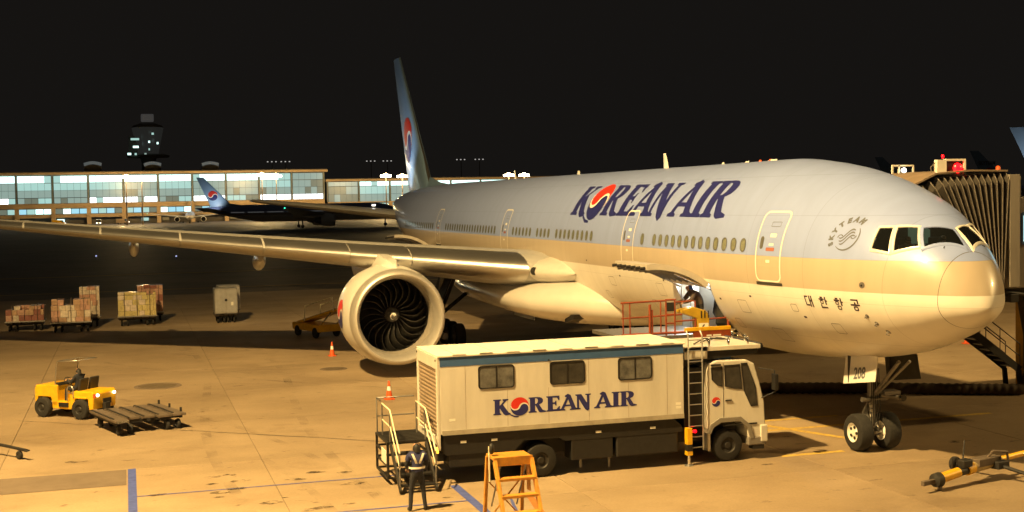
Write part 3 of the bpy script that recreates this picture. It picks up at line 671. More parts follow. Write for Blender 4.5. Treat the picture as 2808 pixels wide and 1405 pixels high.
for s in (12.6, 11.9): MB().lathe([(0, .055), (.04, .05), (.07, .03), (.075, .001)], (-s, 0, 8.6), 'z', 12).build('beacon', 'cone', ac, smooth=60)
# forward and aft cargo doors: hold, lamp, frame and the open door panel
def cargo(S, lit, uld):
    a, b = S
    hold = MB()
    sect = [(-.4, 2.9), (-1.55, 2.95)]+[(-2.96*math.cos(R(q)), ZC+2.96*math.sin(R(q))) for q in range(-55, -12, 6)]+[(1.2, 4.88), (1.2, 2.9)]
    hold.add([(-a+.5, y, z) for y, z in sect], [tuple(range(len(sect)))]); hold.add([(-b-.5, y, z) for y, z in sect], [tuple(range(len(sect)))])
    hold.box(-b-.5, -a+.5, 1.2, 1.24, 2.9, 4.88).box(-b-.5, -a+.5, -2.85, 1.2, 4.85, 4.9).box(-b-.5, -a+.5, -1.6, 1.2, 2.86, 2.92)
    hold.build('cargo_hold', 'lining', ac)
    # frame round the opening
    fr = MB()
    for s_, d_ in ((a, .07), (b, -.07)):
        o_ = [surf(s_, R(t), .012) for t in range(-58, -13, 4)]; i_ = [surf(s_+d_, R(t), -.16) for t in range(-58, -13, 4)]; e_ = [surf(s_-d_*.5, R(t), .012) for t in range(-58, -13, 4)]
        fr.loft([e_, o_, i_], caps=False, closed=False)
    o_ = [surf(s_, R(-57), .014) for s_ in (a, b)]; i_ = [surf(s_, R(-57), -.3) for s_ in (a, b)]; fr.loft([o_, i_], caps=False, closed=False)
    fr.build('cargo_door_frame', 'alu', ac)
    ln = MB().box(-b+.3, -a-.3, -2.2, -1.6, 4.74, 4.8); ln.build('hold_lamp', 'cargolight' if lit else 'steel', ac)
    # door panel swung up about its top edge
    hz = Vector(surf((a+b)/2, R(-15), 0)); hz.x = 0; ang = R(143)
    o_ = []; 
    def rot(p):
        q = Vector(p); q.x = 0; q = q-hz; c_, s_ = math.cos(-ang), math.sin(-ang); return Vector((p[0], hz.y+q.y*c_-q.z*s_, hz.z+q.y*s_+q.z*c_))
    rings = []
    for t in range(-57, -14, 3):
        rings.append([rot(surf(b, R(t), .02)), rot(surf(a, R(t), .02)), rot(surf(a, R(t), -.16)), rot(surf(b, R(t), -.16))])
    d = MB(); d.loft(rings); dr = d.build('cargo_door', 'livery_white', ac, smooth=30)
    lt = MB()
    for k in range(6):
        s_ = a+.2+(b-a-.4)*k/5
        for t0, t1 in ((-57, -17),): 
            pts = [rot(surf(s_, R(t), -.17)) for t in range(t0, t1, 5)]; pin = [rot(surf(s_, R(t), -.26)) for t in range(t0, t1, 5)]
            lt.loft([[p+Vector((.02, 0, 0)) for p in pts], [p-Vector((.02, 0, 0)) for p in pts], [p-Vector((.02, 0, 0)) for p in pin], [p+Vector((.02, 0, 0)) for p in pin], [p+Vector((.02, 0, 0)) for p in pts]], caps=False, closed=False)
    lt.build('door_rib', 'steel', dr)
    for k in range(7):
        s_ = a+.15+(b-a-.3)*k/6; p = rot(surf(s_, R(-56), -.1)); q = rot(surf(s_, R(-60), -.1)); MB().tube([p, q], .05, 8).build('latch', 'dark', dr)
    for s_ in (a+.12, b-.12):
        p = rot(surf(s_, R(-38), -.2)); q = Vector(surf(s_, R(-24), -.3)); MB().tube([p, q], .035, 8).build('actuator_strut', 'chrome', dr)
K['livery_white'] = mat('cargo_door_paint', (.55, .50, .43), .35, noise=.15, nscale=1.5, coat=.2)
cargo(OPEN_S, True, True); cargo(AFT_S, True, False)
lamp('hold_lamp_light', (-12.2, -2.75, 4.62), 480, (.95, 1, .96), .12); lamp('hold_lamp_light', (-50.9, -1.9, 4.6), 120, (1, .97, .9), .15)
# wing-to-body fairing
mb = MB(); rings = []
for s, hw, zt, zb in ((20.3, .5, 3.4, 2.6), (20.9, 1.7, 3.7, 2.38), (21.6, 2.6, 3.95, 2.25), (22.5, 3.35, 4.1, 2.15), (23.5, 3.95, 4.2, 2.08), (24.6, 4.45, 4.22, 2.03), (26, 4.75, 4.2, 2.0), (29, 4.75, 4.15, 1.98), (33, 4.5, 4.1, 1.98), (38, 4.1, 4.0, 2.0), (42, 3.4, 3.8, 2.15), (46, 2.0, 3.4, 2.5), (47.3, .6, 3.0, 2.75)):
    zm = (zt+zb)/2; rings.append([(-s, hw*math.copysign(abs(math.cos(t))**.9, math.cos(t)), zm+(zt-zb)/2*math.copysign(abs(math.sin(t))**.9, math.sin(t))) for t in [2*math.pi*k/40 for k in range(40)]])
mb.loft(rings); wb = mb.build('wing_body_fairing', 'fairing', ac, smooth=60) if 'fairing' in K else mb.build('wing_body_fairing', mat('fairing_paint', (.60, .57, .52), .3, noise=.12, nscale=.8, coat=.3), ac, smooth=60)
MB().prism([(-23.6, 2.30), (-22.5, 2.55), (-22.4, 2.75), (-23.55, 2.66)], 'y', -3.3, -2.65).build('air_inlet', 'black', wb)
# wing root glove in front of the leading edge
mb = MB(); rings = []
for s, hh, yy in ((23.3, .10, 2.95), (23.8, .36, 3.2), (24.4, .52, 3.5), (25.1, .62, 3.85), (25.8, .66, 4.12), (26.4, .66, 4.16)):
    rings.append([(-s, -(2.2+(yy-2.2)*max(0, math.cos(t))), 4.33+(s-22.3)*.01+hh*math.sin(t)) for t in [R(-100+200*k/14) for k in range(15)]])
mb.loft(rings, caps=False, closed=False); mb.build('wing_root_glove', mat('glove_paint', (.60, .57, .52), .3, noise=.1, coat=.3), ac, smooth=60)
for sg in (-1, 1):
    w = wing(ac, sg, 'wing')
    for a, b in ((4.15, 8.6), (8.64, 11.06), (11.1, 14.6), (14.7, 18.2), (18.3, 21.8), (21.9, 25.4), (25.5, 29)): slat(w, sg, a, b)
    p = Vector(wpt(sg*4.13, .0, .0)); MB().lathe([(.06, .001), (.05, .16), (-.15, .18)], p+Vector((.20, -sg*.20, -.04)), 'x', 18).build('landing_light', 'dark', w)
    for y in (8.2, 14.1, 20.3): canoe(w, sg, y, 'fairingp' if 'fairingp' in K else 'white')
    tailplane(ac, sg, 'wing')
fn = fin(ac, 'sky_blue')
def fm_fin(x, y, layer): s = 67.75-x; z = 12.05+y; return (-s, -thick_fin(s, z)-.012-.006*layer, z)
emblem(fn, fm_fin, 0, 0, 1.72, step=.25)
# engines
def engine(parent, sg, detail=True, m='white'):
    e = Vector((-26.08, sg*9.75, 2.60))
    P = lambda L_: [(-d, r*1.032) for d, r in L_]
    nc = MB().lathe(P([(.62, 1.985), (1.2, 2.06), (2.0, 2.1), (3.0, 2.07), (4.0, 1.95), (5.1, 1.74), (5.1, 1.68), (4, 1.75)]), e, 'x', 56).build('nacelle', m, parent, smooth=40)
    MB().lathe(P([(.75, 1.565), (.5, 1.59), (.25, 1.64), (.09, 1.70), (.0, 1.77), (.01, 1.83), (.10, 1.905), (.32, 1.965), (.62, 1.988)]), e, 'x', 56).build('inlet_lip', 'lip', nc, smooth=60)
    if detail:
        MB().lathe(P([(.75, 1.563), (1.1, 1.55), (1.62, 1.545)]), e, 'x', 56).build('inlet_barrel', mat('inlet_barrel_paint', (.34, .31, .27), .45, noise=.15), nc, smooth=60)
        MB().lathe(P([(1.62, 1.54), (2.3, 1.52)]), e, 'x', 56).build('fan_case', 'black', nc, smooth=60)
        bl = MB(); rows = []
        for i in range(10):
            u = i/9; r = .30+u*1.275; sw = R(10)*math.sin(u*math.pi*1.15)-R(13)*u*u; tw = R(28+34*u); ch = (.34+.16*math.sin(math.pi*u))
            row = []
            for j in range(4):
                c_ = (j/3-.5)*ch; ax = 1.85+c_*math.cos(tw)-.06*math.sin(math.pi*u); an = sw+c_*math.sin(tw)/r
                row.append((-ax, r*math.sin(an), r*math.cos(an)))
            rows.append(row)
        bl.loft(rows, caps=False, closed=False)
        b0 = bl.build('fan_blade', 'fan', nc, smooth=60); b0.location = e
        eg = MB().tube([rows[i][0] for i in range(10)], [.012+.008*math.sin(math.pi*i/9) for i in range(10)], 5); ed0 = eg.build('blade_edge', 'fanedge', b0, smooth=60)
        for k in range(1, 22):
            o = share(b0, nc, e, (2*math.pi*k/22, 0, 0)); share(ed0, o)
        sp = MB().lathe(P([(1.15, .002), (1.18, .06), (1.28, .15), (1.45, .24), (1.65, .30), (1.8, .32)]), e, 'x', 28).build('spinner', 'steel', nc, smooth=60)
        pts = []
        for k in range(22):
            u = k/21; r = .03+.18*u; d = 1.145+.27*u**1.25; a = u*5.2; pts.append((e.x-d+.018, e.y+r*math.cos(a), e.z+r*math.sin(a)))
        MB().tube(pts, [.010+.02*math.sin(math.pi*k/21) for k in range(22)], 6).build('spinner_swirl', 'logowhite', sp, smooth=60)
    MB().lathe(P([(2.28, 1.55), (2.29, .2)]), e, 'x', 40).build('fan_backing', 'black', nc)
    MB().lathe(P([(4.2, 1.5), (5.4, 1.22), (6.4, .92), (6.9, .78), (6.8, .7), (7.6, .12)]), e, 'x', 36).build('core_cowl', 'steel', nc, smooth=50)
    py = MB(); rings = []
    for s, hw, zt, zb in ((27.0, .10, 4.80, 4.6), (27.5, .36, 4.98, 4.3), (28.5, .44, 5.06, 4.2), (29.8, .42, 5.2, 4.2), (32, .3, 5.05, 4.0), (35.5, .24, 4.6, 3.7), (37.5, .06, 4.45, 4.1)):
        rings.append([(-s, e.y+hw*c_, z) for c_, z in ((-.5, zt), (.5, zt), (1, (zt+zb)/2), (.9, zb), (-.9, zb), (-1, (zt+zb)/2))])
    py.loft(rings); py.build('pylon', m, nc, smooth=40)
    return nc
en = engine(ac, -1); engine(ac, 1, detail=False)
a, b, w_ = taegeuk(0, 0, .62)
def fm_nac(x, y, layer):
    d = 2.3-x; an = y/2.1+R(2); r = 2.167+.006+.004*layer; return (-26.08-d, -9.75-r*math.cos(an), 2.60+r*math.sin(an))
emblem(en, fm_nac, 0, 0, .62, step=.15)
# nose gear
ng = MB(); ng.tube([(-5.9, 0, 2.9), (-5.9, 0, 1.35)], .14, 14).tube([(-5.9, 0, 1.4), (-5.9, 0, .6)], .09, 14); ng.build('nose_gear_strut', 'steel', ac, smooth=50)
ax = MB(); ax.tube([(-5.9, -.62, .545), (-5.9, .62, .545)], .075, 12).tube([(-5.9, -.13, .545), (-5.9, .13, .545)], .14, 12); ax.build('axle', 'steel', ac, smooth=50)
tl = MB(); tl.bar((-6.0, 0, 1.45), (-6.32, 0, 1.0), .16, .06).bar((-6.32, 0, 1.0), (-6.02, 0, .66), .16, .06); tl.build('torque_link', 'steel', ac, bevel=.01)
dr = MB(); dr.tube([(-5.9, 0, 1.55), (-4.4, -.1, 2.75)], .055, 8).tube([(-5.9, .06, 1.55), (-4.4, .25, 2.75)], .045, 8); dr.build('drag_brace', 'steel', ac, smooth=50)
st = MB(); st.tube([(-5.8, -.42, 1.5), (-5.8, .42, 1.5)], .07, 10).tube([(-5.72, .15, 1.62), (-5.72, .85, 1.5)], .06, 10).box(-5.95, -5.6, .22, .75, 1.62, 1.72); st.build('steering_unit', 'steel', ac, smooth=50)
MB().tube([(-5.7, .85, 1.5), (-5.6, .85, 1.5)], .1, 12).build('taxi_light', 'darkglass', ac)
ho = MB()
for k in range(5): yy = -.1+.05*k; ho.tube([(-5.76+.01*k, yy, 2.4), (-5.74, yy*1.3, 1.8), (-5.74, yy*1.6, 1.2), (-5.76, yy, .72)], .014, 6)
ho.build('hydraulic_lines', 'black', ac, smooth=60)
MB().tube([(-5.86, -.16, 1.45), (-5.86, -.25, 1.0), (-5.9, -.38, .95)], .012, 6).build('ground_cable', 'seal', ac)
for k in range(3): MB().box(-5.77, -5.75, -.16, -.10, 1.0+.13*k, 1.08+.13*k).build('placard', 'logowhite', ac)
def tyre(r, w, hub): return [(-w*.5, hub), (-w*.5, r*.80), (-w*.44, r*.92), (-w*.28, r*.985), (0, r), (w*.28, r*.985), (w*.44, r*.92), (w*.5, r*.80), (w*.5, hub)]
def wheel(parent, c, r, w, side, hubf=.52, name='wheel', axis='y', rimm='white'):
    hub = r*hubf; o = MB().lathe(tyre(r, w, hub), c, axis, 40).build(name, 'rubber', parent, smooth=35)
    cc = Vector(c); MB().lathe([(-w*.42, .001), (-w*.42, hub*.35), (-w*.30, hub*.55), (-w*.36, hub*.85), (-w*.48, hub*.95), (-w*.48, hub*1.02), (w*.48, hub*1.02), (w*.48, hub*.95), (w*.36, hub*.85), (w*.30, hub*.55), (w*.42, hub*.35), (w*.42, .001)], cc, axis, 28).build('rim', rimm, o, smooth=35)
    return o
for y in (-.46, .46):
    w = wheel(ac, (-5.9, y, .545), .545, .43, y)
    for k in range(5):
        a = 2*math.pi*k/5; MB().lathe([(-.012, .001), (-.012, .045), (.012, .045), (.012, .001)], (-5.9+.16*math.cos(a), y+math.copysign(.175, y), .545+.16*math.sin(a)), 'y', 10).build('rim_hole', 'dark', w)
for y, sg in ((-.62, -1), (.62, 1)):
    d = MB(); d.loft([[(-6.25, y, 2.85), (-4.62, y, 2.9), (-4.62, y+sg*.03, 2.9), (-6.25, y+sg*.03, 2.85)], [(-6.25, y+sg*.10, 1.93), (-4.60, y+sg*.10, 2.2), (-4.60, y+sg*.13, 2.2), (-6.25, y+sg*.13, 1.93)]]); dd = d.build('gear_door', 'white' if sg < 0 else 'dark', ac, bevel=.008)
    MB().box(-5.98, -5.965, y+sg*.012-.02, y+sg*.14, 2.0, 2.85).build('door_seam', 'seal', dd)
    if sg < 0:
        tp = text_polys('208', .46, .012); wt = max(p[0] for t in tp for p in t[0])
        fmn = lambda x, y_: (-5.72+x*.86, -.62-.04-(2.86-(2.14+y_+x*.13))*.115, 2.14+y_+x*.13)
        decal('number', tp, fmn, 'logogrey', dd, 0)
# main gear, six wheels a side
for sg in (-1, 1):
    y = sg*5.5
    MB().tube([(-36.7, y*.93, 4.4), (-37, y, 1.0)], .21, 14).build('main_gear_strut', 'steel', ac, smooth=50)
    MB().tube([(-35.55, y, .68), (-38.45, y, .68)], .16, 12).build('bogie_beam', 'steel', ac, smooth=50)
    MB().tube([(-36.9, y, 1.6), (-36.5, sg*3.4, 3.3)], .10, 10).tube([(-36.9, y, 1.5), (-34.2, y*.95, 3.9)], .09, 10).build('side_brace', 'dark', ac, smooth=50)
    dm = MB(); dm.add([(-35.3, y-sg*.4, 3.9), (-37.9, y-sg*.4, 3.9), (-37.6, y+sg*.55, 1.45), (-35.7, y+sg*.55, 1.45)], [(0, 1, 2, 3)]); o = dm.build('gear_door', 'dark', ac); sd = o.modifiers.new('s', 'SOLIDIFY'); sd.thickness = .06
    MB().box(-38.2, -34.8, sg*1.0, sg*1.06, 1.35, 2.3).build('body_gear_door', 'white', ac, bevel=.02)
    for dx in (-1.45, 0, 1.45):
        for dy in (-.7, .7): wheel(ac, (-37+dx, y+dy, .66), .66, .5, 1, rimm='steel')

# logo lights on the tailplane roots washing the fin
for sg in (-1,):
    lm_ = MB().lathe([(-.05, .12), (.05, .14), (.06, .001)], (-66.2, sg*3.2, 7.25), 'z', 12).build('logo_light', 'lampwhite', ac)
    lamp('logo_light_beam', (-66.2, sg*3.2, 7.5), 1500, (.78, .92, 1), .1, (-68.5, 0, 13.5), 95, .9)

# access panels and service hatches on the lower side
for s, z, w, h in ((8.7, 4.1, .5, .4), (9.6, 3.5, .34, .3), (14.6, 4.25, .6, .45), (15.8, 3.6, .4, .4), (19.2, 4.3, .55, .35), (4.6, 3.75, .35, .3), (6.0, 4.25, .28, .22), (20.4, 3.7, .35, .3), (7.6, 3.3, .6, .4)):
    decal('access_panel', [[rrect(s-w/2, s+w/2, z-h/2, z+h/2, .05), rrect(s-w/2+.014, s+w/2-.014, z-h/2+.014, z+h/2-.014, .04)]], lambda a, c_: surf_z(a, c_, .004), 'steel', ac, .15)
for s, z in ((5.7, 4.0), (8.1, 4.45), (14.1, 4.6), (10.0, 4.25), (18.2, 4.55), (21.5, 5.0)):
    decal('placard', [[rrect(s-.06, s+.06, z-.03, z+.03, .01)]], lambda a, c_: surf_z(a, c_, .005), 'maroon', ac, .1)

# ================================================================== people
def skin_mesh(name, J, E, parent=None, sub=2, root=0):
    """J: joints (x, y, z, radius, region), E: edges -> one continuous evaluated mesh"""
    me = bpy.data.meshes.new(name); me.from_pydata([j[:3] for j in J], E, []); o = bpy.data.objects.new(name, me); COL.objects.link(o)
    sk = o.modifiers.new('skin', 'SKIN'); sk.use_smooth_shade = True
    for i, j in enumerate(J):
        r = j[3]; sv = me.skin_vertices[0].data[i]; sv.radius = r if isinstance(r, tuple) else (r, r); sv.use_root = (i == root)
    ss_ = o.modifiers.new('sub', 'SUBSURF'); ss_.levels = sub; ss_.render_levels = sub
    bpy.context.view_layer.update()
    out = bpy.data.meshes.new_from_object(o.evaluated_get(bpy.context.evaluated_depsgraph_get())); bpy.data.objects.remove(o)
    return out
def person(label, loc, rz, J, E, mats, hair='hair', vest=None, face=(1, 0, 0), group=None, cap=None, head=None):
    t = thing('person', label, 'person', loc, rz, group)
    me = skin_mesh('body', J, E); regs = sorted({j[4] for j in J}); 
    for r_ in regs: me.materials.append(K[mats[r_]])
    for p in me.polygons:
        c = p.center; best = min(J, key=lambda j: (Vector(j[:3])-c).length-(max(j[3]) if isinstance(j[3], tuple) else j[3])*.55); p.material_index = regs.index(best[4]); p.use_smooth = True
    o = bpy.data.objects.new('body', me); COL.objects.link(o); o.parent = t
    hj = Vector(head if head else next(j for j in J if j[4] == 'head')[:3]); f = Vector(face).normalized(); sd = Vector((0, 0, 1)).cross(f).normalized()
    # face: eyes, nose, mouth, ears
    for k in (-1, 1):
        MB().lathe([(-.011, .001), (-.006, .010), (.006, .010), (.011, .001)], hj+f*.093+sd*k*.032+Vector((0, 0, .005)), 'z', 8).build('eye', 'hair', o, smooth=80)
        MB().lathe([(-.03, .002), (-.015, .014), (.015, .017), (.03, .004)], hj+sd*k*.078+f*-.005, 'z', 8).build('ear', mats['head'], o, smooth=80)
    ns = hj+f*.098-Vector((0, 0, .02)); MB().loft([[ns+Vector((0, 0, .035)), ns+Vector((0, 0, .035))+sd*.004, ns+Vector((0, 0, .034))-sd*.004], [ns+f*.022-Vector((0, 0, .012)), ns+sd*.016-Vector((0, 0, .016)), ns-sd*.016-Vector((0, 0, .016))]]).build('nose', mats['head'], o, smooth=80)
    mo = hj+f*.092-Vector((0, 0, .058)); MB().tube([mo-sd*.024, mo+f*.004, mo+sd*.024], .006, 6).build('mouth', 'maroon', o)
    # hair or cap: shell over the top and back of the head
    hb = MB(); rings = []
    for i in range(6):
        ph = R(8+i*17)
        rings.append([hj+Vector((0, 0, .035))+(f*math.cos(a)*(.100 if math.cos(a) > 0 else .116)+sd*math.sin(a)*.098)*math.cos(ph)*(1 if i < 5 else .05)+Vector((0, 0, .142*math.sin(ph)-(.03 if math.cos(a) < .2 and i == 0 else 0)-(.05 if math.cos(a) < -.3 and i == 0 else 0))) for a in [2*math.pi*k/14 for k in range(14)]])
    hb.loft(rings); hh = hb.build('cap' if cap else 'hair', cap or hair, o, smooth=80)
    if cap: MB().loft([[hj+f*.085+sd*k*.07+Vector((0, 0, .05)) for k in (-1, -.5, 0, .5, 1)], [hj+f*(.16+.02*(1-k*k))+sd*k*.06+Vector((0, 0, .035)) for k in (-1, -.5, 0, .5, 1)]], caps=False, closed=False).build('cap_peak', cap, hh)
    if vest:
        def shell(nm, m, test, off):
            bm = bmesh.new(); bm.from_mesh(me); bm.normal_update(); dl = [q for q in bm.faces if not test(q.calc_center_median(), regs[q.material_index])]; nrm = {v: v.normal.copy() for v in bm.verts}
            for v in bm.verts: v.co += nrm[v]*off
            bmesh.ops.delete(bm, geom=dl, context='FACES'); m2 = bpy.data.meshes.new(nm); bm.to_mesh(m2); bm.free(); m2.materials.clear(); m2.materials.append(K[m])
            for p in m2.polygons: p.material_index = 0; p.use_smooth = True
            q = bpy.data.objects.new(nm, m2); COL.objects.link(q); q.parent = o; return q
        shell('vest', 'vest', lambda c, r_: r_ == 'torso' and .98 < c.z < 1.46, .014)
        V = MB()
        for k in (-1, 1): V.loft([[Vector((-.155-.02*math.sin(math.pi*u), k*(.135-.10*u)-.028, 1.43-.25*u)) for u in (0, .25, .5, .75, 1)], [Vector((-.155-.02*math.sin(math.pi*u), k*(.135-.10*u)+.028, 1.43-.25*u)) for u in (0, .25, .5, .75, 1)]], caps=False, closed=False)
        V.build('reflective_strip', 'reflect', o)
        rg = [];
        for z in (1.045, 1.095): rg.append([(.152*math.cos(a)-.004, .205*math.sin(a), z) for a in [2*math.pi*k/24 for k in range(24)]])
        MB().loft(rg, caps=False).build('reflective_band', 'reflect', o, smooth=60)
    return t
def figure(P, lean=0):
    """P: dict of joint positions; builds the joint list of a clothed adult with five-fingered hands"""
    J = []; E = []; idx = {}
    def add(n, r, reg, par=None, pos=None):
        J.append((*(pos or P[n]), r, reg)); idx[n] = len(J)-1
        if par is not None: E.append((idx[par], idx[n]))
    add('hip', (.155, .125), 'legs'); add('waist', (.15, .115), 'torso', 'hip'); add('chest', (.18, .125), 'torso', 'waist'); add('upper', (.165, .11), 'torso', 'chest'); add('neck', .058, 'head', 'upper')
    add('head', (.078, .092), 'head', 'neck'); add('crown', (.068, .08), 'head', 'head')
    for s in 'lr':
        add('sh'+s, .068, 'torso', 'upper'); add('el'+s, .052, 'arm', 'sh'+s); add('wr'+s, .034, 'arm', 'el'+s)
        w = Vector(P['wr'+s]); e = Vector(P['el'+s]); d = (w-e).normalized(); sd = d.cross(Vector((0, 0, 1)));  sd = sd.normalized() if sd.length > .1 else Vector((0, 1, 0)); dn = sd.cross(d)
        if dn.z > 0: dn = -dn
        add('palm'+s, (.036, .02), 'hand', 'wr'+s, tuple(w+d*.075))
        for k, (off, ln) in enumerate(((-.028, .075), (-.010, .088), (.010, .082), (.027, .064))):
            b = w+d*.105+sd*off; add(f'f{k}a{s}', .0095, 'hand', 'palm'+s, tuple(b)); add(f'f{k}b{s}', .0085, 'hand', f'f{k}a{s}', tuple(b+d*ln*.5+dn*.008)); add(f'f{k}c{s}', .007, 'hand', f'f{k}b{s}', tuple(b+d*ln*.8+dn*.032))
        add('tha'+s, .010, 'hand', 'palm'+s, tuple(w+d*.05+sd*-.042)); add('thb'+s, .008, 'hand', 'tha'+s, tuple(w+d*.09+sd*-.056+dn*.01))
        add('kt'+s, (.095, .085), 'legs', 'hip'); add('kn'+s, .066, 'legs', 'kt'+s); add('an'+s, .05, 'legs', 'kn'+s); add('he'+s, .045, 'shoe', 'an'+s); add('to'+s, (.05, .035), 'shoe', 'he'+s)
    return J, E
STD = dict(hip=(0, 0, .90), waist=(0, 0, 1.05), chest=(.01, 0, 1.22), upper=(0, 0, 1.37), neck=(0, 0, 1.47), head=(.02, 0, 1.575), crown=(.01, 0, 1.65), shl=(0, .19, 1.38), shr=(0, -.19, 1.38),
           ell=(.0, .27, 1.12), elr=(0, -.27, 1.12), wrl=(.16, .23, .92), wrr=(.16, -.23, .92), ktl=(0, .11, .80), ktr=(0, -.11, .80), knl=(.03, .15, .47), knr=(.03, -.15, .47), anl=(-.01, .18, .10), anr=(-.01, -.18, .10), hel=(-.02, .18, .045), her=(-.02, -.18, .045), tol=(.16, .21, .04), tor=(.16, -.21, .04))
MD = dict(legs='cloth', torso='cloth', arm='cloth', hand='skin', head='skin', shoe='seat')
J, E = figure({**STD, 'ell': (.02, .25, 1.12), 'elr': (.02, -.25, 1.12), 'wrl': (.22, .20, .99), 'wrr': (.22, -.20, .97)})
person('ground worker seen from behind in navy vest with reflective V and belt', (-3.55, -14.1, 0), R(178), J, E, MD, vest=True)
# loader operator leaning over the console
LO = {**STD, 'waist': (.05, 0, 1.05), 'chest': (.16, .0, 1.20), 'upper': (.26, 0, 1.31), 'neck': (.34, 0, 1.38), 'head': (.42, 0, 1.46), 'crown': (.43, 0, 1.53), 'shl': (.26, .19, 1.31), 'shr': (.26, -.19, 1.31), 'ell': (.40, .27, 1.08), 'elr': (.42, -.26, 1.08), 'wrl': (.62, .20, 1.0), 'wrr': (.63, -.18, .98)}
J, E = figure(LO)
J = [(*j[:3], (tuple(q*1.45 for q in j[3]) if isinstance(j[3], tuple) else j[3]*1.4) if j[4] in ('torso', 'arm') else j[3], j[4]) for j in J]
person('loader operator in dark jacket bending over the yellow console by the open cargo door', (-11.0, -3.05, 3.125), R(-95), J, E, {**MD, 'torso': 'brown', 'arm': 'brown'}, cap='capblue').scale = (1.0, 1.05, .97)
# seated figures
SI = {**STD, 'hip': (0, 0, .10), 'waist': (-.02, 0, .26), 'chest': (-.02, 0, .43), 'upper': (-.02, 0, .58), 'neck': (0, 0, .68), 'head': (.03, 0, .785), 'crown': (.02, 0, .86), 'shl': (-.02, .19, .58), 'shr': (-.02, -.19, .58), 'ell': (.14, .25, .36), 'elr': (.14, -.25, .36), 'wrl': (.38, .15, .42), 'wrr': (.38, -.15, .42),
      'ktl': (.10, .10, .10), 'ktr': (.10, -.10, .10), 'knl': (.46, .13, .13), 'knr': (.46, -.13, .13), 'anl': (.50, .13, -.30), 'anr': (.50, -.13, -.30), 'hel': (.49, .13, -.35), 'her': (.49, -.13, -.35), 'tol': (.66, .14, -.36), 'tor': (.66, -.14, -.36)}
JS, ES = figure(SI)
for y, lb in ((-.55, 'pilot in white shirt in the near cockpit seat'), (.55, 'pilot in white shirt in the far cockpit seat')):
    person(lb, (-3.3, y, 5.44), 0, JS, ES, {**MD, 'torso': 'shirt', 'arm': 'shirt'}, group='pilots in the cockpit')

# ================================================================== crew transfer truck
tk = thing('high_lift_truck', 'white box-body airport truck with blue roof stripe and company lettering in front of the airliner', 'truck', (-7.05, -8.3, 0), R(90))
Y0 = -1.2   # near side (faces the camera)
# body shell with recessed rear shutter
bd = MB(); bd.box(-4.64, 2.3, -1.2, 1.2, 1.36, 3.40); body = bd.build('box_body', 'cream', tk, bevel=.015)
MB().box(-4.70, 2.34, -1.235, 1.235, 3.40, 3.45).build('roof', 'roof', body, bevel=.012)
MB().box(-4.63, 2.29, -1.208, -1.2, 3.15, 3.395).build('blue_stripe', 'bluepaint', body)
MB().box(-4.63, 2.29, 1.2, 1.208, 3.20, 3.395).build('blue_stripe', 'bluepaint', body)
MB().box(-4.60, 2.3, -1.214, -1.2, 1.34, 1.47).build('lower_rail', mat('lower_rail_beige', (.42, .38, .30), .5, noise=.3), body, bevel=.004)
for k in range(9): MB().box(-4.3+k*.74, -3.93+k*.74, -1.245, -1.215, 3.452, 3.472).build('roof_rail_clip', 'alu' if k % 2 else 'white', body)
for k in range(6): MB().box(-4.2+k*1.1, -4.18+k*1.1, -1.2, 1.2, 3.451, 3.458).build('roof_seam', 'lower' if 'lower' in K else 'cream', body)
for x in (-4.66, ): 
    MB().box(-4.72, -4.64, -1.2, -1.06, .95, 3.40).build('corner_post', 'cream', body, bevel=.015)
    MB().box(-4.72, -4.64, 1.06, 1.2, .95, 3.40).build('corner_post', 'cream', body, bevel=.015)
    MB().box(-4.72, -4.64, -1.06, 1.06, 3.08, 3.40).build('rear_header', 'cream', body, bevel=.01)
for y in (-1.1, 1.1): MB().lathe([(-.012, .03), (.0, .03), (.0, .001)], (-4.725, y, 3.32), 'x', 12).build('marker_lamp', 'black', body)
K['shutter'] = mat('shutter_slats', (.36, .27, .19), .5, .2, noise=.3, nscale=3, stretch=(1, .4, 3))
for k in range(17):
    z = 1.30+k*.105
    MB().prism([(-4.66, z), (-4.69, z+.03), (-4.69, z+.075), (-4.66, z+.1)], 'y', -1.05, 1.05).build('shutter_slat', 'shutter', body)
MB().box(-4.72, -4.64, -1.06, 1.06, 1.08, 1.29).build('rear_sill', 'cream', body, bevel=.01)
MB().tube([(-4.73, -.4, 1.75), (-4.76, -.4, 1.7), (-4.76, -.2, 1.7), (-4.73, -.2, 1.75)], .014, 6).build('shutter_handle', 'black', body)
for x0 in (-3.6, -1.61, .35):
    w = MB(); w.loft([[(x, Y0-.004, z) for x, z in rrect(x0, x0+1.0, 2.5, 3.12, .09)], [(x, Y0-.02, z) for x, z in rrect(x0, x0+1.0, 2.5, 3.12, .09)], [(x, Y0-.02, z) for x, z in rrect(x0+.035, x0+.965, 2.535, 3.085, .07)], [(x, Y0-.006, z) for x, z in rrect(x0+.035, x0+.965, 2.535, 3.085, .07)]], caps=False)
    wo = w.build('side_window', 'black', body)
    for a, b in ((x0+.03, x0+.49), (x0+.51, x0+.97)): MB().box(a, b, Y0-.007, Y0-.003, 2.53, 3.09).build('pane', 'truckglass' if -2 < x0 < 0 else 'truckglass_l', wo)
    MB().box(x0+.485, x0+.515, Y0-.018, Y0-.004, 2.53, 3.09).build('divider', 'black', wo)
MB().box(-1.55, -.75, Y0-.006, Y0-.001, 3.13, 3.19).build('patch_panel', 'roof', body)
MB().box(-1.66, -1.62, Y0-.03, Y0, 3.16, 3.2).build('drain_spout', 'black', body)
